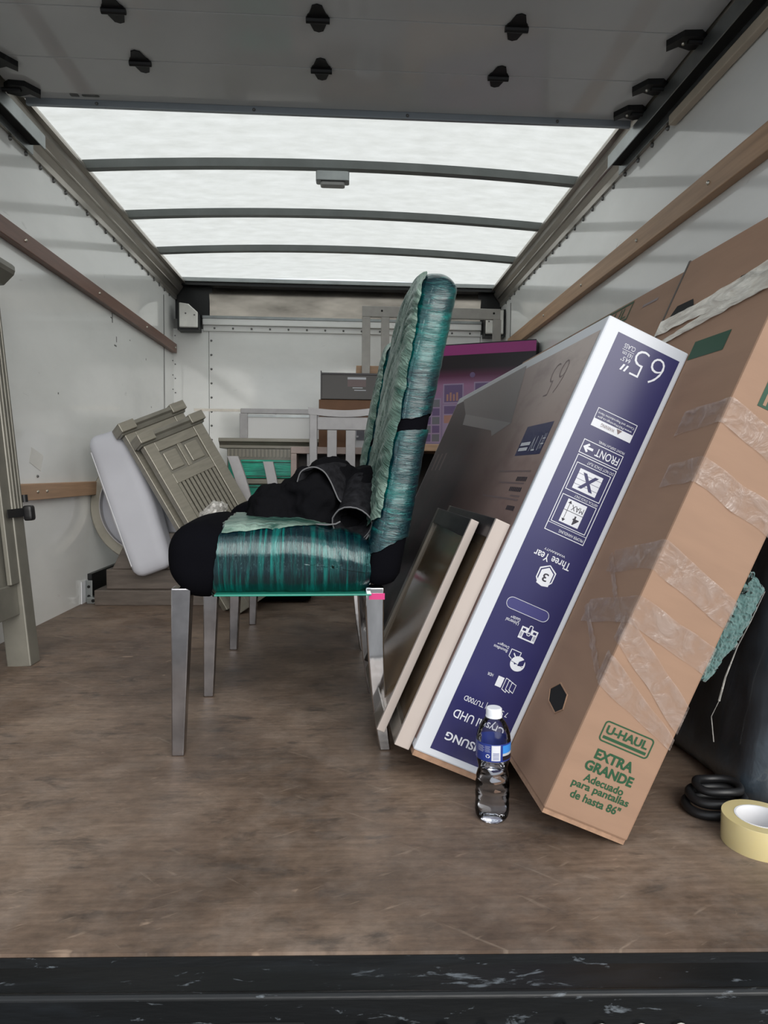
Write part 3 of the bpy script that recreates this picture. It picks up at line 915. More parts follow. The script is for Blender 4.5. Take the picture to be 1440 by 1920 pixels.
# sleeve with an open cuff toward the camera
def sleeve(path, rads, n=20, seed=0, flat=1.0):
    m = MB(); vs = []
    pts = [Vector(p)-jo for p in path]
    L = len(pts)
    for i, p in enumerate(pts):
        t = (pts[min(i+1, L-1)]-pts[max(i-1, 0)]).normalized()
        u = (Vector((0, 0, 1))-t*t.z).normalized(); w = t.cross(u)
        for k in range(n):
            a = 2*math.pi*k/n
            rr_ = rads[i]*(1+0.10*noise.noise(Vector((math.cos(a)*1.5+seed, math.sin(a)*1.5, i*0.7))))
            vs.append(p+u*math.cos(a)*rr_*flat+w*math.sin(a)*rr_)
    fs = [(i*n+k, i*n+(k+1) % n, (i+1)*n+(k+1) % n, (i+1)*n+k) for i in range(L-1) for k in range(n)]
    return m.add(vs, fs), vs[-n:]
path = [(0.035, 1.70, 0.60), (0.035, 1.66, 0.590), (0.031, 1.62, 0.576), (0.026, 1.585, 0.560), (0.020, 1.555, 0.545), (0.014, 1.53, 0.532), (0.009, 1.512, 0.522), (0.006, 1.497, 0.515)]
sv, ring = sleeve(path, [0.052, 0.052, 0.050, 0.046, 0.042, 0.042, 0.044, 0.045], seed=2, flat=0.92)
so = sv.build('sleeve', 'washed black denim', jk, smooth=True, angle=180)
sd = so.modifiers.new('thickness', 'SOLIDIFY'); sd.thickness = 0.003
MB().tube(ring, 0.0016, 6, closed=True).build('cuff_piping', 'grey piping', so, smooth=True)
# folded front panel edge with its piping
def smooth_path(P, k=6):
    P = [Vector(p) for p in P]; out = []
    for i in range(len(P)-1):
        p0, p1, p2, p3 = P[max(i-1, 0)], P[i], P[i+1], P[min(i+2, len(P)-1)]
        for j in range(k):
            t = j/k
            out.append(0.5*((2*p1)+(p2-p0)*t+(2*p0-5*p1+4*p2-p3)*t*t+(3*p1-p0-3*p2+p3)*t**3))
    return out+[P[-1]]
edge = smooth_path([(-0.122, 1.575, 0.606), (-0.114, 1.570, 0.628), (-0.098, 1.566, 0.638), (-0.078, 1.562, 0.640), (-0.058, 1.560, 0.629), (-0.043, 1.558, 0.606), (-0.033, 1.555, 0.584), (-0.023, 1.552, 0.564), (-0.006, 1.545, 0.553)])
NE = len(edge)-1
fm = MB()
def panel_pt(u, v):
    e0 = edge[min(NE, int(round(u*NE)))]
    tgt = Vector((0.02+0.03*u, 1.72, 0.60+0.04*math.sin(u*math.pi)-0.02*u))
    p = e0.lerp(tgt, v) + Vector((0, 0, 0.018*math.sin(math.pi*v)+0.006*noise.noise(Vector((u*6, v*5, 0)))))
    return p-jo
fm.grid(panel_pt, NE, 14)
fo = fm.build('front_panel', 'washed black denim', jk, smooth=True, angle=180)
fo.modifiers.new('thickness', 'SOLIDIFY').thickness = 0.003
MB().tube([p-jo for p in edge], 0.0016, 6).build('edge_piping', 'grey piping', fo, smooth=True)
MB().tube([Vector(p)-jo for p in [(-0.075, 1.505, 0.512), (-0.05, 1.498, 0.511), (-0.03, 1.50, 0.513), (-0.02, 1.505, 0.518)]], 0.0018, 6).build('drawstring', 'grey piping', jk, smooth=True)
MB().tube([Vector(p)-jo for p in [(0.046, 1.502, 0.49), (0.040, 1.498, 0.482), (0.034, 1.495, 0.474)]], 0.002, 6).build('drawstring', 'grey piping', jk, smooth=True)
tag(jk, 'crumpled black jacket with grey piping lying on the wrapped chair seat', 'jacket')

# crinkled plastic bag between the panels and the chair
cp = MB()
vs = []; n = 18
def crink(d):
    return 1+0.35*noise.noise(d*2.6)+0.25*abs(noise.noise(d*6))
cpo = Vector((-0.58, 2.86, 0.42))
for i in range(n+1):
    th = math.pi*i/n
    for j in range(2*n):
        ph = math.pi*j/n
        d = Vector((math.sin(th)*math.cos(ph), math.sin(th)*math.sin(ph), math.cos(th)))
        k = crink(d)
        vs.append(Vector((d.x*0.055*k + 0.03*d.z, d.y*0.05*k, d.z*0.07*k)))
cp.add(vs, [(i*2*n+j, i*2*n+(j+1) % (2*n), (i+1)*2*n+(j+1) % (2*n), (i+1)*2*n+j) for i in range(n) for j in range(2*n)])
o = cp.build('plastic_wrap_wad', 'crinkled plastic', smooth=True, angle=20)
o.location = cpo
tag(o, 'crinkled wad of clear plastic between the slatted panel and the wrapped chair', 'plastic wrap')

# ------------------------------------------------------------------ the 65 inch television carton
W, H, L = 0.18, 0.95, 1.5
tv = empty('television_box', mat=frame((0.290, 1.29, 0), 23.6, 1.8))
MB().box(-W, 0, 0, L, 0.012, H).build('carton', 'white carton', tv, bevel=0.004)
MB().box(-W+0.004, -0.004, 0.004, L-0.004, 0.0, 0.013).build('bottom_flap', 'cardboard edge', tv)
# end face (toward the camera), printed upside down: reading-right = -X, reading-up = -Z
e = Decal(tv, (0, 0, 0), (-1, 0, 0), (0, 0, -1), (0, -1, 0))
def E(x0, x1, z0, z1): return (-x1, -x0, -z1, -z0)     # face x/z -> reading u/v
e.rect(*E(-0.150, -0.012, 0.028, 0.927), 'navy ink', 0.0005, 'printed_panel')
e.text('65', *E(-0.099, -0.034, 0.862, 0.915), 'white ink', -0.022)
e.many([[(-a, -b) for a, b in q] for q in ([(-0.106, 0.862), (-0.110, 0.862), (-0.106, 0.875), (-0.102, 0.875)], [(-0.114, 0.862), (-0.118, 0.862), (-0.114, 0.875), (-0.110, 0.875)])], 'white ink', name='inch_mark')
e.text('CLASS', *E(-0.128, -0.104, 0.904, 0.913), 'white ink')
e.rect(*E(-0.129, -0.103, 0.9005, 0.9013), 'white ink', 0.001, 'printed_mark')
e.text('163 cm', *E(-0.126, -0.104, 0.890, 0.898), 'white ink')
e.text('64.5"', *E(-0.124, -0.104, 0.879, 0.888), 'white ink')
# warning box
e.outline(*E(-0.124, -0.036, 0.740, 0.778), 0.0013, 'white ink')
e.rect(*E(-0.123, -0.037, 0.741, 0.756), 'white ink', 0.0008)
e.text('WARNING', *E(-0.105, -0.075, 0.745, 0.752), 'grey ink', h=0.0012)
e.many([[(-a, -b) for a, b in q] for q in ([(-0.066, 0.745), (-0.072, 0.7545), (-0.060, 0.7545)],)], 'grey ink', 0.0012, 'warning_triangle')
e.text('Cancer and Reproductive Harm', *E(-0.120, -0.040, 0.766, 0.772), 'white ink')
e.text('www.P65Warnings.ca.gov', *E(-0.118, -0.042, 0.758, 0.764), 'white ink')
# FRONT arrow
e.text('FRONT DISPLAY PANEL', *E(-0.095, -0.037, 0.714, 0.719), 'white ink')
e.outline(*E(-0.124, -0.036, 0.682, 0.711), 0.0015, 'white ink')
e.text('FRONT', *E(-0.092, -0.041, 0.688, 0.704), 'white ink', 0.012)
e.many([[(-a, -b) for a, b in q] for q in ([(-0.120, 0.6965), (-0.110, 0.706), (-0.107, 0.703), (-0.111, 0.699), (-0.098, 0.699), (-0.098, 0.694), (-0.111, 0.694), (-0.107, 0.690), (-0.110, 0.687)],)], 'white ink', name='arrow')
# handling panel
e.outline(*E(-0.123, -0.036, 0.517, 0.679), 0.0015, 'white ink')
e.text('DO NOT STACK FLAT', *E(-0.098, -0.040, 0.667, 0.673), 'white ink')
e.outline(*E(-0.118, -0.042, 0.606, 0.664), 0.0014, 'white ink')
e.rect(*E(-0.106, -0.055, 0.613, 0.655), 'white ink', 0.0008)
for k in range(3):
    z = 0.623+0.011*k
    e.rect(*E(-0.106, -0.055, z, z+0.0007), 'navy ink', 0.0010, 'printed_mark')
e.text('X', *E(-0.097, -0.063, 0.618, 0.650), 'navy ink', 0.03, 0.0012)
e.text('VERTICAL STACK ONLY', *E(-0.094, -0.042, 0.598, 0.603), 'white ink')
e.outline(*E(-0.118, -0.042, 0.537, 0.596), 0.0014, 'white ink')
e.rect(*E(-0.103, -0.061, 0.543, 0.591), 'white ink', 0.0008)
e.text('MAX', *E(-0.090, -0.064, 0.572, 0.583), 'dark ink', h=0.0011)
e.text('4', *E(-0.078, -0.065, 0.546, 0.564), 'dark ink', 0.02, 0.0011)
e.many([[(-a, -b) for a, b in q] for q in ([(-0.103, 0.568), (-0.061, 0.568), (-0.061, 0.569), (-0.103, 0.569)], [(-0.0965, 0.548), (-0.0955, 0.548), (-0.0955, 0.586), (-0.0965, 0.586)], [(-0.100, 0.551), (-0.096, 0.545), (-0.092, 0.551)], [(-0.100, 0.583), (-0.096, 0.589), (-0.092, 0.583)])], 'dark ink', 0.0011, 'stacking_arrow')
e.rect(*E(-0.122, -0.037, 0.5335, 0.5345), 'white ink', 0.0009, 'printed_mark')
e.text('PROPER HANDLING', *E(-0.094, -0.040, 0.522, 0.528), 'white ink')
# warranty
e.text('Three Year', *E(-0.122, -0.042, 0.459, 0.475), 'white ink', 0.01)
e.text('WARRANTY', *E(-0.106, -0.060, 0.480, 0.4845), 'white ink')
def flip(poly): return [(-a, -b) for a, b in poly]
e.poly(flip([(-0.080, 0.456), (-0.098, 0.445), (-0.098, 0.424), (-0.091, 0.415), (-0.069, 0.415), (-0.062, 0.424), (-0.062, 0.445)]), 'white ink', 0.0007, 'badge')
e.poly(flip([(-0.080, 0.4535), (-0.0955, 0.443), (-0.0955, 0.425), (-0.090, 0.4175), (-0.070, 0.4175), (-0.0645, 0.425), (-0.0645, 0.443)]), 'navy ink', 0.0009, 'badge')
e.poly(flip([(-0.080, 0.4505), (-0.093, 0.4415), (-0.093, 0.414), (-0.080, 0.411), (-0.067, 0.414), (-0.067, 0.4415)]), 'white ink', 0.0011, 'badge')
e.text('3', *E(-0.0855, -0.0745, 0.421, 0.438), 'dark ink', 0.015, 0.0013)
# hand slot (pushed-in flap)
e.poly(flip(rr(-0.131, -0.039, 0.346, 0.369, 0.0113)), 'slot ink', 0.0007, 'hand_slot')
m = MB(); ringp = [e.pt(u, v, 0.0008) for u, v in flip(rr(-0.131, -0.039, 0.346, 0.369, 0.0113))]
m.tube(ringp, 0.0006, 4, closed=True).build('slot_crease', 'white ink', tv)
# feature icons
e.poly(flip([(-0.081, 0.299), (-0.045, 0.299), (-0.045, 0.324), (-0.081, 0.324)]), 'white ink', 0.0007, 'icon')
e.many([flip(q) for q in ([(-0.078, 0.316), (-0.071, 0.316), (-0.071, 0.321), (-0.078, 0.321)], [(-0.055, 0.316), (-0.048, 0.316), (-0.048, 0.321), (-0.055, 0.321)], [(-0.073, 0.302), (-0.053, 0.302), (-0.053, 0.313), (-0.073, 0.313)], [(-0.079, 0.303), (-0.078, 0.303), (-0.078, 0.313), (-0.079, 0.313)], [(-0.0765, 0.303), (-0.0755, 0.303), (-0.0755, 0.313), (-0.0765, 0.313)], [(-0.0505, 0.303), (-0.0495, 0.303), (-0.0495, 0.313), (-0.0505, 0.313)], [(-0.048, 0.303), (-0.047, 0.303), (-0.047, 0.313), (-0.048, 0.313)])], 'navy ink', 0.0010, 'icon_detail')
e.poly(flip(rr(-0.067, -0.059, 0.309, 0.331, 0.003)), 'white ink', 0.0013, 'icon')
e.poly(flip(rr(-0.0655, -0.0605, 0.3105, 0.3295, 0.002)), 'navy ink', 0.0015, 'icon_detail')
e.poly(flip(circ(-0.063, 0.315, 0.0018, 10)), 'white ink', 0.0017, 'icon_detail')
e.text('Universal', *E(-0.118, -0.090, 0.320, 0.327), 'white ink')
e.text('Guide+', *E(-0.111, -0.090, 0.328, 0.335), 'white ink')
e.poly(flip(circ(-0.058, 0.250, 0.0155)), 'white ink', 0.0007, 'icon')
e.many([flip(q) for q in ([(-0.057, 0.246), (-0.046, 0.250), (-0.046, 0.265), (-0.057, 0.255)], [(-0.073, 0.2505), (-0.046, 0.2465), (-0.046, 0.2475), (-0.073, 0.2515)], [(-0.064, 0.2465), (-0.061, 0.2485), (-0.064, 0.2505), (-0.066, 0.2485)])], 'navy ink', 0.0010, 'icon_detail')
e.many([flip(q) for q in ([(-0.082, 0.2725), (-0.060, 0.2725), (-0.060, 0.274), (-0.082, 0.274)], [(-0.082, 0.258), (-0.0805, 0.258), (-0.0805, 0.274), (-0.082, 0.274)], [(-0.082, 0.258), (-0.074, 0.254), (-0.074, 0.2555), (-0.082, 0.2595)], [(-0.061, 0.264), (-0.0595, 0.264), (-0.0595, 0.274), (-0.061, 0.274)], [(-0.0745, 0.266), (-0.066, 0.258), (-0.0645, 0.2595), (-0.073, 0.268)])], 'white ink', 0.0010, 'icon')
e.text('Boundless', *E(-0.118, -0.088, 0.262, 0.268), 'white ink')
e.text('Design+', *E(-0.113, -0.088, 0.270, 0.277), 'white ink')
e.poly(flip([(-0.083, 0.193), (-0.070, 0.193), (-0.070, 0.214), (-0.083, 0.214)]), 'white ink', 0.0007, 'icon')
for k in range(3):
    x = -0.067+0.007*k
    e.poly(flip([(x, 0.191+0.002*k), (x+0.011, 0.187+0.002*k), (x+0.011, 0.214-0.002*k), (x, 0.216-0.002*k)]), 'white ink', 0.0007+0.0004*k, 'icon')
    e.poly(flip([(x+0.0012, 0.1925+0.002*k), (x+0.0098, 0.189+0.002*k), (x+0.0098, 0.2128-0.002*k), (x+0.0012, 0.2145-0.002*k)]), 'navy ink', 0.0009+0.0004*k, 'icon_detail')
e.text('HDR', *E(-0.106, -0.094, 0.207, 0.213), 'white ink')
e.text('7 SERIES | TU700D', *E(-0.129, -0.033, 0.142, 0.156), 'white ink')
e.text('Crystal UHD', *E(-0.136, -0.026, 0.103, 0.126), 'white ink', 0.008)
e.text('SAMSUNG', *E(-0.132, -0.024, 0.055, 0.072), 'white ink', 0.02)
# the broad printed face (leans up and to the left): reading-right = +Y, reading-up = -Z
b = Decal(tv, (-W, 0, 0), (0, 1, 0), (0, 0, -1), (-1, 0, 0))
b.rect(0.012, L-0.012, -(H-0.03), -0.03, 'carton print with glare', 0.0005)
b.rect(0.044, 0.226, -0.726, -0.653, 'navy ink', 0.0008)
b.text('#1 TV', 0.05, 0.135, -0.700, -0.662, 'white ink', -0.01, 0.0012)
b.rect(0.150, 0.215, -0.672, -0.664, 'white ink', 0.0012, 'printed_line')
b.rect(0.145, 0.215, -0.685, -0.677, 'white ink', 0.0012, 'printed_line')
for u0, u1, v0, v1 in ((0.055, 0.13, -0.602, -0.592), (0.06, 0.15, -0.578, -0.568), (0.05, 0.11, -0.536, -0.526)):
    b.many([[(u0+(u1-u0)*k/7, v0), (u0+(u1-u0)*(k+0.75)/7, v0), (u0+(u1-u0)*(k+0.75)/7, v1), (u0+(u1-u0)*k/7, v1)] for k in range(7)], 'dark ink', 0.0008, 'printed_line')
for u0, u1, v0, v1 in ((0.05, 0.30, -0.617, -0.613), (0.06, 0.26, -0.589, -0.585), (0.05, 0.36, -0.552, -0.548), (0.05, 0.12, -0.560, -0.556)):
    b.rect(u0, u1, v0, v1, 'grey ink', 0.0008, 'printed_line')
b.text('65', 0.12, 0.22, -0.88, -0.80, 'grey ink', -0.03, 0.0009)
# pale flat shapes laid on the broad face
b.poly([(1.36, -0.925), (0.52, -0.93), (0.40, -0.75), (1.16, -0.845)], 'flap grey', 0.0008, 'flat_shape')
b.poly([(1.16, -0.845), (0.40, -0.75), (0.56, -0.722), (0.60, -0.742), (1.12, -0.80)], 'flap pale', 0.0010, 'flat_shape')
for k in range(3):
    b.rect(1.18+0.09*k, 1.21+0.09*k, -0.69, -0.62, 'grey ink', 0.0009, 'flat_shape')
tag(tv, 'white and navy upside-down 65 inch television carton leaning right', 'box')

# ------------------------------------------------------------------ extra large moving carton for a television
UW, UHt, UL = 0.16, 1.15, 1.75
uh = empty('moving_box', mat=frame((0.472, 1.074, 0), 23.6, 1.8))
MB().box(-UW, 0, 0, 0.43, 0.008, UHt).build('front_sleeve', 'cardboard', uh, bevel=0.004)
MB().box(-UW+0.007, -0.007, 0.40, UL, 0.006, UHt-0.012).build('rear_sleeve', 'cardboard', uh, bevel=0.004)
MB().box(-UW+0.002, -0.002, 0.003, 0.42, 0.0, 0.0085).build('bottom_flap', 'cardboard edge', uh)
MB().box(-UW-0.0008, 0.0008, 0.427, 0.434, 0.01, UHt+0.001).build('sleeve_edge', 'shelf dark wood', uh)
f = Decal(uh, (-UW, 0, 0), (1, 0, 0), (0, 0, 1), (0, -1, 0))     # near end: u from left edge
m = MB()
outer, inner = rr(0.036, 0.130, 0.150, 0.187, 0.007), rr(0.0385, 0.1275, 0.1525, 0.1845, 0.005)
n = len(outer)
m.add([f.pt(u, v, 0.0006) for u, v in outer+inner], [(i, (i+1) % n, n+(i+1) % n, n+i) for i in range(n)])
m.build('printed_border', 'green ink', uh, recalc=False)
f.text('U-HAUL', 0.043, 0.122, 0.165, 0.180, 'green ink', 0.035, 0.0007)
f.rect(0.042, 0.124, 0.156, 0.161, 'green ink', 0.0006, 'printed_mark')
f.text('EXTRA', 0.043, 0.115, 0.119, 0.137, 'green ink', 0.04, 0.0006)
f.text('GRANDE', 0.034, 0.125, 0.096, 0.114, 'green ink', 0.04, 0.0006)
f.text('Adecuado', 0.042, 0.117, 0.077, 0.091, 'green ink', 0.025, 0.0006)
f.text('para pantallas', 0.026, 0.134, 0.059, 0.076, 'green ink', 0.025, 0.0006)
f.text('de hasta 86"', 0.032, 0.126, 0.043, 0.058, 'green ink', 0.025, 0.0006)
f.rect(0.046, 0.158, 0.766, 0.90, 'dark green ink', 0.0006)
f.text('A', 0.054, 0.074, 0.797, 0.820, 'cardboard', 0.03, 0.0010)
f.text('FR', 0.054, 0.094, 0.770, 0.790, 'cardboard', 0.03, 0.0010)
g = Decal(uh, (-UW, 0, 0), (0, -1, 0), (0, 0, 1), (-1, 0, 0))    # broad face: reading-right = -Y
g.poly([(-a, q) for a, q in ((0.165, 0.170), (0.135, 0.192), (0.090, 0.184), (0.082, 0.158), (0.105, 0.142), (0.150, 0.150))], 'hole dark', 0.0007, 'hand_hole')
m = MB().tube([g.pt(-a, q, 0.0008) for a, q in ((0.165, 0.170), (0.135, 0.192), (0.090, 0.184), (0.082, 0.158), (0.105, 0.142), (0.150, 0.150))], 0.0015, 5, closed=True)
m.build('hole_rim', 'cardboard edge', uh)
for y0 in (0.30, 0.07):
    g.poly([(-a, q) for a, q in ((y0, 1.003), (y0+0.02, 1.026), (y0+0.085, 1.026), (y0+0.10, 1.003))], 'hole dark', 0.0007, 'hand_hole')
g.rect(-0.22, -0.10, 0.865, 0.905, 'dark green ink', 0.0006)
g2 = Decal(uh, (-UW+0.007, 0, 0), (0, -1, 0), (0, 0, 1), (-1, 0, 0))
g2.outline(-1.02, -0.70, 1.075, 1.13, 0.006, 'green ink')
g2.text('U-HAUL', -1.00, -0.72, 1.086, 1.12, 'green ink', 0.0, 0.0008)
g2.rect(-1.33, -1.16, 1.08, 1.13, 'dark green ink', 0.0006)
g2.rect(-0.62, -0.54, 1.088, 1.096, 'grey ink', 0.0008, 'printed_line')
# tape: on the end face, folded around the edge onto the broad face
def tape(zl, zr, wl_, wr_, yend, zend, wend, mat='clear packing tape', seed=0):
    m = MB()
    def fn(u, v):
        if u < 0.4:      # broad face part, from yend to the corner
            t = u/0.4
            y = yend*(1-t); z = zend+(zl-zend)*t; w = wend+(wl_-wend)*t
            p = Vector((-UW-0.0014, y, z+(v-0.5)*w))
            d = Vector((-1, 0, 0))
        else:
            t = (u-0.4)/0.6
            z = zl+(zr-zl)*t; w = wl_+(wr_-wl_)*t
            p = Vector((-UW+UW*t, -0.0014, z+(v-0.5)*w))
            d = Vector((0, -1, 0))
        p += d*0.0013*(0.5+noise.noise(Vector((u*9+seed, v*14, seed))))
        p.z += 0.004*noise.noise(Vector((u*5, v*2, seed*3)))
        return p
    m.grid(fn, 44, 12)
    return m.build('packing_tape', mat, uh, smooth=True, angle=180, recalc=False)
tape(0.738, 0.700, 0.045, 0.05, 0.13, 0.72, 0.05, seed=1)
tape(0.63, 0.60, 0.045, 0.05, 0.10, 0.615, 0.045, seed=2)
tape(0.475, 0.43, 0.055, 0.05, 0.155, 0.44, 0.045, seed=3)
tape(0.375, 0.345, 0.05, 0.05, 0.165, 0.335, 0.045, seed=4)
tape(0.335, 0.235, 0.05, 0.05, 0.02, 0.34, 0.05, seed=5)
tape(0.262, 0.19, 0.055, 0.02, 0.02, 0.27, 0.05, seed=6)
def tape_side(pts, mat, seed):
    """loose twisted tape across the broad face; pts of (y, z, width)"""
    m = MB(); n = len(pts)-1
    def fn(u, v):
        k = min(n-1, int(u*n)); t = u*n-k
        y, z, w = [pts[k][i]*(1-t)+pts[k+1][i]*t for i in range(3)]
        return Vector((-UW-0.0022-0.003*(0.5+noise.noise(Vector((u*12+seed, v*6, seed)))), y, z+(v-0.5)*w))
    m.grid(fn, 40, 6)
    return m.build('packing_tape', mat, uh, smooth=True, angle=180, recalc=False)
def tape_strip(a, c, w, seed):
    """thin roped strand from a to c, given as (y, z) on the broad face"""
    A, Cc = Vector((0, *a)), Vector((0, *c))
    d = (Cc-A).normalized(); nrm = Vector((0, -d.z, d.y))
    m = MB()
    def fn(u, v):
        p = A.lerp(Cc, u)+nrm*((v-0.5)*w*(0.5+0.6*abs(noise.noise(Vector((u*6, seed, 0))))))
        p.x = -UW-0.002-0.003*abs(noise.noise(Vector((u*9, v*9, seed))))
        return p
    m.grid(fn, 30, 5)
    return m.build('packing_tape', 'clear packing tape', uh, smooth=True, angle=180, recalc=False)
tape_strip((0.165, 0.452), (0.03, 0.345), 0.022, 3)
tape_strip((0.172, 0.345), (0.02, 0.250), 0.022, 8)
tape_side([(0.43, 0.978, 0.04), (0.30, 0.985, 0.035), (0.15, 0.992, 0.055), (0.0, 1.005, 0.08)], 'milky film', 4)
tape_side([(0.40, 0.93, 0.012), (0.30, 0.945, 0.018), (0.18, 0.965, 0.03), (0.05, 0.985, 0.04)], 'milky film', 9)
tag(uh, 'tall brown extra large moving carton with green lettering leaning right', 'box')

# ------------------------------------------------------------------ two framed door panels leaning on the carton
def framed_panel(o, lean, yaw_, hgt, length, thick, face, label):
    t = empty('framed_panel', mat=frame(o, lean, yaw_))
    b_ = 0.030
    MB().box(-thick, 0, 0, b_*0.35, 0, hgt).build('stile', 'panel edge blush', t, bevel=0.0015)
    MB().box(-thick, 0, length-b_, length, 0, hgt).build('stile', 'panel bronze frame', t, bevel=0.0015)
    MB().box(-thick, 0, b_*0.35, length-b_, hgt-b_*1.4, hgt).build('rail', 'black print', t, bevel=0.0015)
    MB().box(-thick, 0, b_*0.35, length-b_, 0, b_*1.3).build('rail', 'panel bronze frame', t, bevel=0.0015)
    MB().box(-thick*0.62, -thick*0.25, b_*0.3, length-b_*0.9, b_, hgt-b_).build('panel', face, t)
    fm_ = MB().grid(lambda u, v: (-thick-0.003-0.004*abs(noise.noise(Vector((u*6, v*9, 3)))), u*length, v*hgt*0.99), 26, 30)
    fm_.build('clear_wrap', 'loose clear film', t, smooth=True, angle=180)
    return tag(t, label, 'panel')
TVM = frame((0.290, 1.29, 0), 23.6, 1.8)
def on_tv(x, y, z): return TVM @ Vector((x, y, z))
framed_panel(on_tv(-0.1815, 0.02, 0.0), 23.6, 1.8, 0.497, 0.52, 0.032, 'panel brown', 'silver edged framed panel squeezed against the television carton')
framed_panel(on_tv(-0.2225, 0.10, -0.012), 23.6, 1.8, 0.49, 0.44, 0.018, 'panel brown', 'thinner framed brown panel in clear wrap nearest the chair back legs')

# ------------------------------------------------------------------ water bottle
bt = empty('water_bottle', (0.266, 1.178, 0))
prof = [(0.0005, 0.004), (0.012, 0.003), (0.018, 0.0), (0.026, 0.001), (0.0300, 0.008), (0.0312, 0.016), (0.0310, 0.030), (0.0300, 0.036), (0.0312, 0.042),
        (0.0312, 0.050), (0.0298, 0.055), (0.0310, 0.060), (0.0308, 0.068), (0.0292, 0.073), (0.0300, 0.079), (0.0285, 0.086), (0.0262, 0.093), (0.0268, 0.098), (0.0290, 0.106), (0.0308, 0.113),
        (0.0312, 0.118), (0.0312, 0.147), (0.0308, 0.152), (0.0295, 0.160), (0.0262, 0.170), (0.0215, 0.179), (0.0165, 0.186), (0.0128, 0.190), (0.0124, 0.196)]
MB().lathe(prof, 40).build('bottle_shell', 'clear bottle plastic', bt, smooth=True, angle=180)
wp = [(r*0.955, z+0.0008) for r, z in prof if z < 0.1]
wp = [(0.0003, wp[0][1])] + wp[1:] + [(0.0003, wp[-1][1])]
MB().lathe(wp, 40).build('water', 'water', bt, smooth=True, angle=50)
MB().lathe([(0.0003, 0.2055), (0.0125, 0.2055), (0.0142, 0.204), (0.0145, 0.202), (0.0145, 0.1915), (0.0150, 0.191), (0.0150, 0.1885), (0.0130, 0.188)], 32).build('cap', 'cap white', bt, smooth=True)
MB().lathe([(0.0130, 0.1855), (0.0158, 0.186), (0.0158, 0.1875), (0.0130, 0.188)], 32).build('neck_ring', 'clear bottle plastic', bt, smooth=True)
lb = MB().lathe([(0.03145, 0.116), (0.03155, 0.1165), (0.03155, 0.1475), (0.03145, 0.148)], 40).build('label', 'label navy', bt, smooth=True)
def patch(a0, a1, z0, z1, mat, rad=0.0317, name='label_print'):
    MB().lathe([(rad, z0), (rad, z1)], 12, a0=R(a0), a1=R(a1)).build(name, mat, lb, smooth=True, recalc=False)
# camera looks along +Y and a little right: the facing side is near -Y (angle -90 - 12)
patch(-108, -78, 0.1185, 0.1465, 'label grey')
patch(-106, -80, 0.119, 0.146, 'white ink', 0.0318)
for k in range(6):
    patch(-103, -83, 0.121+k*0.0022, 0.1219+k*0.0022, 'label navy', 0.0319)
patch(-70, -10, 0.131, 0.1455, 'label blue')
patch(-70, -10, 0.1265, 0.131, 'label grey')
patch(-70, -10, 0.1185, 0.1265, 'black print')
for k in range(5):
    patch(-160, -136+3*(k % 2), 0.1425-k*0.0024, 0.1432-k*0.0024, 'label grey', 0.0318)
    patch(-130, -112-2*(k % 2), 0.1432-k*0.0024, 0.1438-k*0.0024, 'label grey', 0.0318)
m = MB()
for k in range(3):
    a = 90+120*k
    q = [(-120+7.5*math.cos(R(a+d)), 0.1262+0.0036*math.sin(R(a+d))) for d in (-48, 0, 48)]
    q2 = [(-120+4.2*math.cos(R(a+d)), 0.1262+0.0020*math.sin(R(a+d))) for d in (48, 0, -48)]
    m.add([(0.0319*math.cos(R(u)), 0.0319*math.sin(R(u)), z) for u, z in q+q2], [tuple(range(6))])
m.build('recycling_mark', 'white ink', lb, recalc=False)
tag(bt, 'half full clear plastic water bottle with blue label on the deck', 'bottle')

# ------------------------------------------------------------------ tape roll and cable coil
tr_ = empty('tape_roll', (0.708, 1.075, 0))
MB().lathe([(0.0405, 0.0), (0.060, 0.0), (0.0603, 0.001), (0.0603, 0.047), (0.060, 0.048), (0.0405, 0.048)], 48, close=True).build('tape_layers', 'amber tape roll', tr_, smooth=True)
MB().lathe([(0.0375, 0.0005), (0.0403, 0.0005), (0.0403, 0.0485), (0.0375, 0.0485)], 48, close=True).build('core', 'tape core', tr_, smooth=True)
tag(tr_, 'roll of clear yellowish packing tape lying flat at the right edge', 'tape')
cc = empty('cable_coil', (0.690, 1.185, 0))
def coil(c, rad, r, z, name):
    pts = [(c[0]+rad*math.cos(a), c[1]+rad*0.8*math.sin(a), z+0.002*math.sin(3*a)) for a in [2*math.pi*i/36 for i in range(36)]]
    MB().tube(pts, r, 10, closed=True).build(name, 'black rubber', cc, smooth=True, angle=180)
coil((0, 0), 0.052, 0.0085, 0.0105, 'loop'); coil((0.006, 0.004), 0.049, 0.0085, 0.028, 'loop'); coil((0.012, 0.012), 0.040, 0.0075, 0.044, 'loop')
tag(cc, 'coil of black cable on the deck behind the tape roll', 'cable')

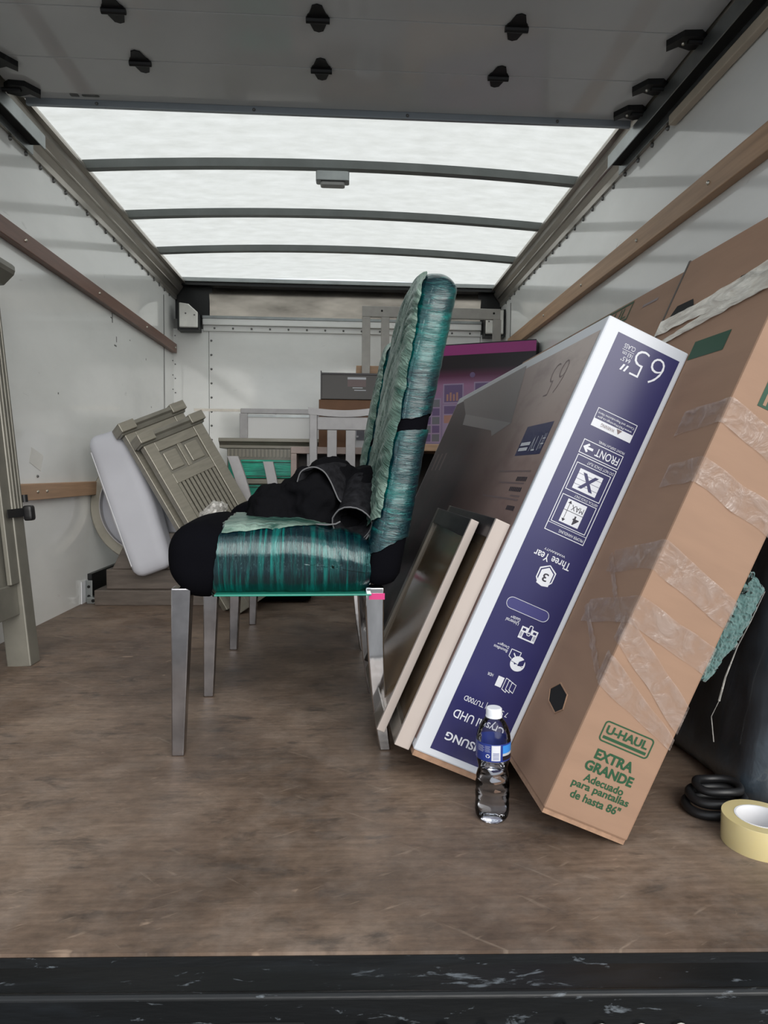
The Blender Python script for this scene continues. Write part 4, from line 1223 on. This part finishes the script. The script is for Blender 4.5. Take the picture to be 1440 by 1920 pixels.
# ------------------------------------------------------------------ black wrapped bundle and plush throw at right
def bdf(p, u, n):
    q = p.copy()
    t = max(0.0, p.z)/0.8
    if u.x < 0: q.x += 0.115*t*(-u.x)          # the left flank leans away to the right going up
    k = noise.noise(Vector((p.x*5, p.y*5, p.z*5)))*0.012 + (1-abs(noise.noise(Vector((p.x*9, p.y*7, p.z*4)))))*0.006 + noise.noise(Vector((p.x*22, p.y*22, p.z*12)))*0.003
    q += n*k
    q.z = max(q.z, 0.002)
    return q
bn = MB().rbox((0.910, 1.585, 0.37), (0.325, 0.82, 0.74), 0.05, 70, bdf)
o = bn.build('wrapped_bundle', 'black film', smooth=True, angle=180)
for pts in ([(0.760, 1.170, 0.42), (0.748, 1.190, 0.36), (0.740, 1.215, 0.306), (0.734, 1.24, 0.24), (0.730, 1.252, 0.188)], [(0.730, 1.252, 0.188), (0.726, 1.27, 0.15), (0.730, 1.265, 0.10)]):
    MB().tube([Vector(p) for p in pts], [0.0007, 0.0009, 0.0011, 0.0019, 0.0022][:len(pts)], 6).build('film_strand', 'crinkled plastic', o, smooth=True)
tag(o, 'black plastic wrapped bundle standing behind the tape roll at the right wall', 'bundle')
tw = MB()
edgeL = [(0.700, 1.20, 0.49), (0.690, 1.20, 0.447), (0.676, 1.20, 0.387), (0.662, 1.20, 0.328), (0.648, 1.20, 0.256)]
edgeR = [(0.718, 1.185, 0.49), (0.765, 1.180, 0.420), (0.742, 1.180, 0.365), (0.705, 1.180, 0.308), (0.668, 1.185, 0.250)]
def plush(u, v):
    k = min(3, int(v*4)); t = v*4-k
    a = Vector(edgeL[k]).lerp(Vector(edgeL[k+1]), t); b_ = Vector(edgeR[k]).lerp(Vector(edgeR[k+1]), t)
    p = a.lerp(b_, u)
    d = Vector((-0.25, -0.9, 0.25))
    p += Vector((0.004, 0, 0.003))*noise.noise(p*70)*2
    return p + d*(0.010*math.sin(math.pi*u) + 0.004*noise.noise(p*90) + 0.004*noise.noise(p*260))
tw.grid(plush, 60, 140)
o = tw.build('plush_throw', 'teal plush', smooth=True, angle=180)
o.modifiers.new('thickness', 'SOLIDIFY').thickness = -0.012
tag(o, 'fluffy teal throw tucked between the tall carton and the black bundle', 'throw')

# ------------------------------------------------------------------ left: bed headboard against the wall
hb = empty('bed_headboard', mat=frame((-1.010, 1.2, 0), -5.2, 0))
# local: x toward the room, y along the wall (0..1.0), z up
def post(y0, y1):
    p = MB().box(-0.075, 0.0, y0, y1, 0.0, 1.22)
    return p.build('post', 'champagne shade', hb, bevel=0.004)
for y0, y1 in ((0.0, 0.065), (0.95, 1.015)):
    po = post(y0, y1)
    for k in range(3):
        MB().box(-0.066+0.022*k, -0.054+0.022*k, y1-0.001, y1+0.004, 0.50, 1.15).build('flute', 'champagne shade', po, bevel=0.002)
        MB().box(-0.066+0.022*k, -0.054+0.022*k, y0-0.004, y0+0.001, 0.50, 1.15).build('flute', 'champagne shade', po, bevel=0.002)
        MB().box(-0.001, 0.005, y0+0.008+0.020*k, y0+0.018+0.020*k, 0.50, 1.15).build('flute', 'champagne shade', po, bevel=0.002)
MB().box(-0.055, -0.015, 0.065, 0.95, 0.17, 0.27).build('bottom_rail', 'champagne shade', hb, bevel=0.003)
MB().box(-0.055, -0.015, 0.065, 0.95, 1.0, 1.18).build('top_rail', 'champagne shade', hb, bevel=0.003)
MB().box(-0.045, -0.025, 0.065, 0.95, 0.27, 1.0).build('panel', 'champagne shade', hb)
MB().box(-0.020, -0.005, 0.90, 0.95, 0.27, 1.0).build('bead', 'champagne shade', hb, bevel=0.003)
MB().prism([(-0.085, 1.22), (0.01, 1.22), (0.045, 1.25), (0.05, 1.262), (0.05, 1.275), (0.042, 1.285), (-0.10, 1.285), (-0.10, 1.25)], 'y', -0.02, 1.04).build('crown', 'champagne shade', hb, bevel=0.003)
tag(hb, 'champagne coloured bed headboard leaning on the left wall, nearest the camera', 'headboard')
st = empty('ratchet_strap', mat=frame((-1.010, 1.2, 0), -5.2, 0))
sp = MB()
for (x0, x1, y0, y1) in ((0.006, 0.008, 0.90, 1.021), (-0.08, 0.008, 1.0205, 1.0225)):
    sp.box(x0, x1, y0, y1, 0.478, 0.505)
sp.build('webbing', 'black rubber', st)
MB().rbox((0.018, 1.015, 0.487), (0.03, 0.03, 0.05), 0.008, 6).build('buckle', 'black rubber', st, smooth=True)
MB().lathe([(0.004, -0.012), (0.011, -0.012), (0.011, 0.012), (0.004, 0.012)], 16, (0.0, 1.03, 0.535), close=True).build('hook', 'black rubber', st, smooth=True)
tag(st, 'black strap with buckle tied round the headboard post', 'strap')

# ------------------------------------------------------------------ left back: slatted panels, cushion, round top, plinth
uh_ = Vector((0.684, 0.616, 0.389)); dh = Vector((0.4946, 0, -0.869))
dh.normalize(); uh_ = (uh_-dh*uh_.dot(dh)).normalized()
nn = dh.cross(uh_)
if nn.y > 0: nn = -nn
def slat_panel(A, label, hgt=0.64, wid=0.305):
    o = Vector(A)+dh*hgt
    Yv = -nn; Zv = -dh; Xv = Yv.cross(Zv)
    if Xv.dot(uh_) < 0: Xv = -Xv
    t = empty('slatted_bed_panel', mat=axes(o, Xv, Yv, Zv))
    th = 0.034
    for x0, x1 in ((0, 0.052), (wid-0.052, wid)):
        MB().box(x0, x1, 0, th+0.012, 0, hgt-0.03).build('post', 'champagne wood', t, bevel=0.003)
    MB().box(0.052, wid-0.052, 0.003, th, hgt-0.075, hgt-0.03).build('rail', 'champagne wood', t, bevel=0.002)
    MB().box(0.052, wid-0.052, 0.003, th, hgt-0.235, hgt-0.185).build('rail', 'champagne wood', t, bevel=0.002)
    MB().box(0.052, wid-0.052, 0.003, th, 0.0, 0.055).build('rail', 'champagne wood', t, bevel=0.002)
    mid = wid/2
    MB().box(mid-0.010, mid+0.010, 0.003, th, hgt-0.185, hgt-0.075).build('mullion', 'champagne wood', t, bevel=0.002)
    for x0, x1 in ((0.052, mid-0.010), (mid+0.010, wid-0.052)):
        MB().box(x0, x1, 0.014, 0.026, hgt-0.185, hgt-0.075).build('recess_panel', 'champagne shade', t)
        MB().box(x0+0.012, x1-0.012, 0.008, 0.016, hgt-0.173, hgt-0.087).build('raised_field', 'champagne wood', t, bevel=0.004)
    ns = 10; a0, a1 = 0.052, wid-0.052; stp = (a1-a0)/ns
    sm_ = MB().box(0, stp*0.70, 0.006, 0.022, 0.055, hgt-0.235).mesh('slat', 'champagne wood')
    for k in range(ns):
        s = link('slat', sm_, t); s.location = (a0+k*stp+stp*0.15, 0, 0)
    MB().box(a0, a1, 0.024, 0.028, 0.055, hgt-0.235).build('backing', 'shelf dark wood', t)
    # crown moulding in steps
    MB().prism([(-0.004, -0.03), (th+0.016, -0.03), (th+0.030, -0.005), (th+0.032, 0.012), (-0.024, 0.012), (-0.024, -0.004), (-0.012, -0.012)], 'x', -0.010, wid+0.010).build('crown', 'champagne shade', t, bevel=0.002).location = (0, 0, hgt)
    for x0, x1 in ((-0.014, 0.060), (wid-0.060, wid+0.014)):
        c = MB().box(x0, x1, -0.030, th+0.036, hgt-0.022, hgt+0.020).build('corner_block', 'champagne wood', t, bevel=0.003)
    return tag(t, label, 'panel', 'slatted bed panels by the left wall')
A1 = Vector((-0.898, 2.92, 0.757))
slat_panel(A1, hgt=0.862, label='front slatted champagne bed panel tilted against the left wall')
slat_panel(A1+Vector((-0.100, 0.065, 0.050)), hgt=0.92, label='rear slatted champagne bed panel squeezed between cushion and front panel')
cu = empty('seat_cushion', mat=frame((-0.800, 3.05, 0.190), -18.5, 0))
def cdf(p, u, n):
    return p + n*(0.004*noise.noise(p*9)) + Vector((0.012*math.sin((p.z)/0.64*math.pi), 0, 0))*u.x
MB().rbox((-0.092, 0.08, 0.335), (0.178, 0.16, 0.67), 0.045, 22, cdf).build('cushion_body', 'white upholstery', cu, smooth=True, angle=180)
m = MB()
for y in (0.004, 0.156):
    m.tube([(-0.172, y+0.0, 0.06), (-0.172, y, 0.60)], 0.002, 5)
m.build('seam', 'white plastic', cu, smooth=True)
tag(cu, 'white upholstered long cushion leaning in front of the round table top', 'cushion')
rt_ = empty('round_table_top', mat=axes((-0.952, 3.30, 0.465), Vector((1, 0.05, 0)).normalized(), Vector((0, 0.15, -1)).normalized(), Vector((0.05, -1, -0.15)).normalized()))
mrt = rt_.matrix_world.copy()
X_ = Vector((1, 0.06, 0)).normalized(); Z_ = Vector((0.06, -1, 0.12)).normalized(); Z_ = (Z_-X_*Z_.dot(X_)).normalized(); Y_ = Z_.cross(X_)
rt_.matrix_world = axes((-0.958, 3.30, 0.462), X_, Y_, Z_)
MB().lathe([(0.287, -0.016), (0.290, -0.012), (0.290, 0.0), (0.286, 0.004), (0.236, 0.004), (0.236, -0.016)], 64, close=True).build('rim', 'champagne wood', rt_, smooth=True)
MB().lathe([(0.234, -0.014), (0.238, -0.014), (0.238, 0.042), (0.234, 0.042)], 64, close=True).build('apron', 'silver wood', rt_, smooth=True)
MB().lathe([(0.001, 0.012), (0.19, 0.012), (0.222, 0.006), (0.234, -0.002), (0.234, -0.012), (0.001, -0.012)], 64).build('padded_underside', 'white upholstery', rt_, smooth=True)
MB().hexa([(-0.12, -0.11, 0.0125), (-0.07, -0.125, 0.0125), (-0.055, -0.06, 0.0125), (-0.105, -0.045, 0.0125)], [(-0.12, -0.11, 0.0145), (-0.07, -0.125, 0.0145), (-0.055, -0.06, 0.0145), (-0.105, -0.045, 0.0145)]).build('care_tag', 'paper tag', rt_)
tag(rt_, 'round table top on edge showing its padded white underside', 'table top')
pl = empty('table_plinth', (-0.84, 3.12, 0))
MB().box(-0.335, 0.28, 0.0, 0.56, 0.0, 0.072).build('lower_step', 'pedestal wood', pl, bevel=0.004)
MB().box(-0.29, 0.25, 0.03, 0.52, 0.072, 0.165).build('upper_step', 'pedestal wood', pl, bevel=0.004)
MB().hexa([(-0.265, 0.035, 0.165), (0.12, 0.035, 0.165), (0.12, 0.12, 0.165), (-0.265, 0.12, 0.165)], [(-0.185, 0.05, 0.335), (0.06, 0.05, 0.335), (0.06, 0.11, 0.335), (-0.185, 0.11, 0.335)]).build('tapered_column', 'pedestal wood', pl, bevel=0.004)
tag(pl, 'dark brown stepped table plinth on the floor by the left wall', 'plinth')

# ------------------------------------------------------------------ upturned chair legs
uc = empty('upturned_stool', (-0.36, 3.36, 0))
MB().rbox((0, 0, 0.06), (0.36, 0.36, 0.12), 0.03, 8).build('seat', 'black velvet', uc, smooth=True)
def curved_leg(x, y, hgt, s):
    m = MB(); vs = []; n = 14
    for i in range(n+1):
        t = i/n
        px = x + s*(-0.10)*(t**2.2) ; z = 0.10+t*(hgt-0.10)
        w, dth = 0.060-0.008*t, 0.026
        vs += [(px-w/2, y-dth/2, z), (px+w/2, y-dth/2, z), (px+w/2, y+dth/2, z), (px-w/2, y+dth/2, z)]
    fs = [(i*4+k, i*4+(k+1) % 4, i*4+4+(k+1) % 4, i*4+4+k) for i in range(n) for k in range(4)]+[(3, 2, 1, 0), (n*4, n*4+1, n*4+2, n*4+3)]
    return m.add(vs, fs).build('leg', 'silver wood', uc, smooth=True, bevel=0.002)
curved_leg(-0.090, -0.14, 0.700, 1.05); curved_leg(0.0, 0.14, 0.68, 0.62)
curved_leg(0.14, -0.14, 0.42, -0.6); curved_leg(0.15, 0.14, 0.42, -0.6)
tag(uc, 'upturned stool with curved silver legs in front of the green wrapped dresser', 'stool')

# ------------------------------------------------------------------ dresser in green film
dr = empty('dresser', (-0.475, 4.20, 0))
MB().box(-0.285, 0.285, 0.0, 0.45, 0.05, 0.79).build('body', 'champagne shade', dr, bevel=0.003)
MB().prism([(-0.012, 0.77), (-0.012, 0.79), (-0.03, 0.805), (-0.045, 0.81), (-0.045, 0.832), (0.46, 0.832), (0.46, 0.77)], 'x', -0.33, 0.33).build('top', 'champagne wood', dr, bevel=0.003)
fz = MB().box(0, 0.012, -0.008, 0.0, 0.715, 0.765).mesh('flute', 'champagne wood')
for k in range(24):
    s = link('flute', fz, dr); s.location = (-0.28+k*0.0234, 0, 0)
for z0, z1 in ((0.585, 0.70), (0.32, 0.545), (0.08, 0.28)):
    d0 = MB().box(-0.20, 0.27, -0.022, 0.0, z0, z1).build('drawer', 'dresser film', dr, bevel=0.006)
    MB().box(-0.275, -0.215, -0.016, 0.0, z0, z1).build('stile_wrap', 'dresser film', dr, bevel=0.004)
    MB().box(-0.19, 0.26, -0.026, -0.021, z0+0.012, z0+0.016).build('groove', 'shelf dark wood', d0)
    MB().box(-0.19, 0.26, -0.026, -0.021, z1-0.016, z1-0.012).build('groove', 'shelf dark wood', d0)
    MB().ball((0.20, -0.034, (z0+z1)/2), 0.014, 6).build('knob', 'bolt steel', d0, smooth=True)
MB().box(-0.285, 0.285, -0.028, 0.0, 0.55, 0.58).build('rail', 'champagne wood', dr, bevel=0.004)
for x in (-0.26, 0.26):
    for y in (0.03, 0.42):
        MB().box(x-0.02, x+0.02, y-0.02, y+0.02, 0, 0.06).build('foot', 'champagne shade', dr)
tag(dr, 'champagne dresser wrapped in green film against the front wall', 'dresser')

# metal bed frame end standing on the dresser
bf = empty('bed_frame_end', (-0.29, 4.42, 0.832))
MB().box(-0.42, 0.42, -0.012, 0.012, 0.172, 0.204).build('top_rail', 'silver wood', bf, bevel=0.003)
MB().box(-0.41, 0.41, -0.006, 0.006, 0.150, 0.166).build('rail', 'galvanised', bf)
for x in (-0.40, 0.40):
    MB().box(x-0.026, x+0.026, -0.014, 0.014, 0.0, 0.172).build('post', 'silver wood', bf, bevel=0.003)
MB().box(-0.374, 0.374, 0.0, 0.004, 0.0, 0.150).build('infill_panel', 'truck paint', bf)
MB().box(-0.72, -0.42, -0.006, 0.006, 0.183, 0.199).build('side_arm', 'rail aluminium', bf)
tag(bf, 'low silver bed frame end standing on top of the wrapped dresser', 'bed frame')

# ------------------------------------------------------------------ silver slat back chair
sc_ = empty('slat_back_chair', (0.0, 3.62, 0))
for x in (-0.195, 0.195):
    MB().box(x-0.021, x+0.021, -0.015, 0.02, 0.0, 0.945).build('post', 'silver wood', sc_, bevel=0.003)
m = MB(); vs = []; n = 16
for i in range(n+1):
    t = i/n; x = -0.222+0.444*t; zc = 0.955-0.022*math.sin(math.pi*t)+0.02*t
    vs += [(x, -0.018, zc-0.018), (x, 0.022, zc-0.018), (x, 0.022, zc+0.018), (x, -0.018, zc+0.018)]
m.add(vs, [(i*4+k, i*4+(k+1) % 4, i*4+4+(k+1) % 4, i*4+4+k) for i in range(n) for k in range(4)]+[(0, 1, 2, 3), (n*4+3, n*4+2, n*4+1, n*4)])
m.build('crest_rail', 'silver wood', sc_, smooth=True)
MB().box(-0.175, 0.175, -0.008, 0.014, 0.855, 0.925).build('upper_rail', 'silver wood', sc_, bevel=0.003)
MB().box(-0.175, 0.175, -0.008, 0.014, 0.50, 0.54).build('lower_rail', 'silver wood', sc_, bevel=0.003)
for x in (-0.095, 0.0+0.005, 0.105):
    MB().box(x-0.026, x+0.026, -0.005, 0.009, 0.54, 0.855).build('slat', 'silver wood', sc_, bevel=0.002)
MB().box(-0.22, 0.22, -0.02, 0.25, 0.42, 0.46).build('seat', 'silver wood', sc_, bevel=0.008)
for x in (-0.19, 0.19):
    MB().box(x-0.02, x+0.02, 0.20, 0.24, 0, 0.42).build('leg', 'silver wood', sc_, bevel=0.003)
tag(sc_, 'silver wooden slat back chair in front of the low shelf', 'chair')

# ------------------------------------------------------------------ low shelf and what stands on it
ls = empty('low_shelf', (0.0, 3.95, 0))
MB().box(-0.345, 0.30, 0.0, 0.185, 0.735, 0.775).build('top', 'rose wood trim', ls, bevel=0.003)
MB().box(0.302, 1.06, -0.21, 0.40, 0.752, 0.792).build('top', 'tan rail', ls, bevel=0.003)
for x, y0, y1 in ((-0.345, 0.0, 0.185), (0.264, 0.0, 0.185), (0.302, -0.2, 0.40), (1.02, -0.2, 0.40)):
    MB().box(x, x+0.035, y0, y1, 0.0, 0.735 if x < 0.3 else 0.752).build('upright', 'rose wood trim', ls, bevel=0.003)
MB().box(-0.31, 0.264, 0.02, 0.18, 0.36, 0.385).build('shelf', 'shelf dark wood', ls)
MB().box(0.337, 1.02, -0.18, 0.38, 0.36, 0.385).build('shelf', 'shelf dark wood', ls)
MB().box(-0.31, 0.264, 0.17, 0.183, 0.0, 0.735).build('back', 'shelf dark wood', ls)
MB().box(0.337, 1.02, 0.38, 0.398, 0.0, 0.752).build('back', 'shelf dark wood', ls)
MB().box(-0.25, -0.225, 0.01, 0.03, 0.385, 0.735).build('partition', 'silver wood', ls)
tag(ls, 'long low dark shelf with rosy wood trim before the front wall', 'shelf')
wfm = empty('small_cabinet_frame', (0.085, 3.975, 0.775))
MB().box(-0.062, 0.075, 0.0, 0.03, 0.0, 0.178).build('casing', 'white plastic', wfm, bevel=0.003)
MB().box(-0.045, 0.058, -0.003, 0.0, 0.045, 0.160).build('pane', 'grey pane', wfm)
for x in (-0.045, 0.052):
    for z in (0.065, 0.145):
        MB().box(x-0.010, x+0.012, -0.007, -0.003, z-0.005, z+0.005).build('clip', 'white plastic', wfm)
tag(wfm, 'small white framed pane with clips standing on the low shelf', 'frame')
bx_ = empty('brown_carton', (0.02, 4.02, 0.775))
MB().box(-0.205, 0.19, 0.0, 0.115, 0.0, 0.285).build('body', 'brown carton', bx_, bevel=0.003)
MB().box(-0.205, 0.19, 0.055, 0.058, 0.2852, 0.2862).build('lid_seam', 'cardboard edge', bx_)
tag(bx_, 'dark brown carton on the low shelf under the slate coloured carton', 'box')
sb = empty('slate_carton', (0.015, 4.015, 1.0625))
MB().box(-0.185, 0.20, 0.0, 0.12, 0.0, 0.150).build('body', 'slate carton', sb, bevel=0.003)
MB().box(-0.187, 0.202, -0.003, 0.122, 0.144, 0.156).build('lid', 'black print', sb, bevel=0.002)
MB().box(-0.190, -0.184, -0.004, 0.122, 0.0, 0.166).build('side_flap', 'black print', sb)
dd = Decal(sb, (0, 0, 0), (1, 0, 0), (0, 0, 1), (0, -1, 0))
dd.many([[(-0.03, 0.118), (0.08, 0.118), (0.08, 0.131), (-0.03, 0.131)]], 'label grey', 0.0008, 'printed_line')
dd.rect(-0.03, 0.08, 0.075, 0.116, 'grey ink', 0.0006)
dd.many([[(0.0, 0.066), (0.06, 0.066), (0.06, 0.071), (0.0, 0.071)], [(0.01, 0.052), (0.08, 0.052), (0.08, 0.057), (0.01, 0.057)]], 'label grey', 0.0008, 'printed_line')
tag(sb, 'flat slate grey carton with pale print on top of the dark brown carton', 'box')
cb = empty('small_carton', (0.16, 4.47, 0.0))
MB().box(-0.12, 0.13, 0.0, 0.2, 0.0, 1.335).build('body', 'tan rail', cb, bevel=0.003)
MB().box(-0.12, 0.13, 0.098, 0.102, 1.3352, 1.336).build('lid_seam', 'cardboard edge', cb)
tag(cb, 'orange brown tall carton showing just above the slate carton', 'box')
# pink carton
ang = math.atan2(-0.30, 0.65)
pk = empty('purple_carton', mat=Matrix.Translation((0.425, 4.10, 0.793)) @ Matrix.Rotation(ang, 4, 'Z'))
PWd = 0.70
MB().box(0, PWd, 0.0, 0.10, 0.0, 0.605).build('carton', 'purple gradient print', pk, bevel=0.003)
dk = Decal(pk, (0, 0, 0), (1, 0, 0), (0, 0, 1), (0, -1, 0))
dk.rect(0.0, PWd, 0.540, 0.600, 'magenta print', 0.0006)
dk.rect(0.0, PWd, 0.600, 0.606, 'black print', 0.0008)
def unit(u0, v0, cols, rows, cw, chh, mats):
    dk.rect(u0, u0+cols*cw+0.008, v0, v0+rows*chh+0.008, 'lilac print', 0.0006, 'printed_shelves')
    for i in range(cols):
        for j in range(rows):
            dk.rect(u0+i*cw+0.008, u0+(i+1)*cw, v0+j*chh+0.008, v0+(j+1)*chh, mats[(i+j) % len(mats)], 0.0009, 'printed_shelf_cell')
unit(0.02, 0.02, 2, 5, 0.055, 0.052, ['violet print', 'grey pane'])
unit(0.15, 0.02, 1, 4, 0.11, 0.055, ['violet print', 'lilac print', 'orange print'])
unit(0.15, 0.255, 1, 1, 0.12, 0.11, ['violet print'])
dk.many([[(0.172+0.02*k, 0.27), (0.184+0.02*k, 0.27), (0.184+0.02*k, 0.31+0.01*(k % 2)), (0.172+0.02*k, 0.31+0.01*(k % 2))] for k in range(4)], 'orange print', 0.0012, 'printed_books')
unit(0.34, 0.28, 2, 1, 0.10, 0.09, ['violet print'])
dk.poly(circ(0.33, 0.42, 0.016, 16), 'violet print', 0.0008, 'printed_mark')
tag(pk, 'large purple carton with a magenta top band on the low shelf', 'box')
# bed guard rail
gr_ = empty('bed_guard_rail', (0.53, 4.44, 0.0))
MB().box(-0.455, 0.46, -0.012, 0.012, 1.645, 1.715).build('rail', 'taupe wood', gr_, bevel=0.003)
for x in (-0.425, -0.300, 0.44):
    MB().box(x-0.029, x+0.025, -0.014, 0.010, 0.0 if x > 0 or x < -0.4 else 0.86, 1.645).build('upright', 'taupe wood', gr_, bevel=0.003)
for x in (-0.325, 0.415):
    MB().prism(circ(x, 1.685, 0.007, 12), 'y', -0.014, -0.0122).build('bolt_hole', 'hole dark', gr_)
MB().box(-0.455, 0.46, -0.012, 0.012, 0.80, 0.86).build('rail', 'taupe wood', gr_, bevel=0.003)
tag(gr_, 'tall taupe wooden bed guard rail standing against the front wall', 'guard rail')
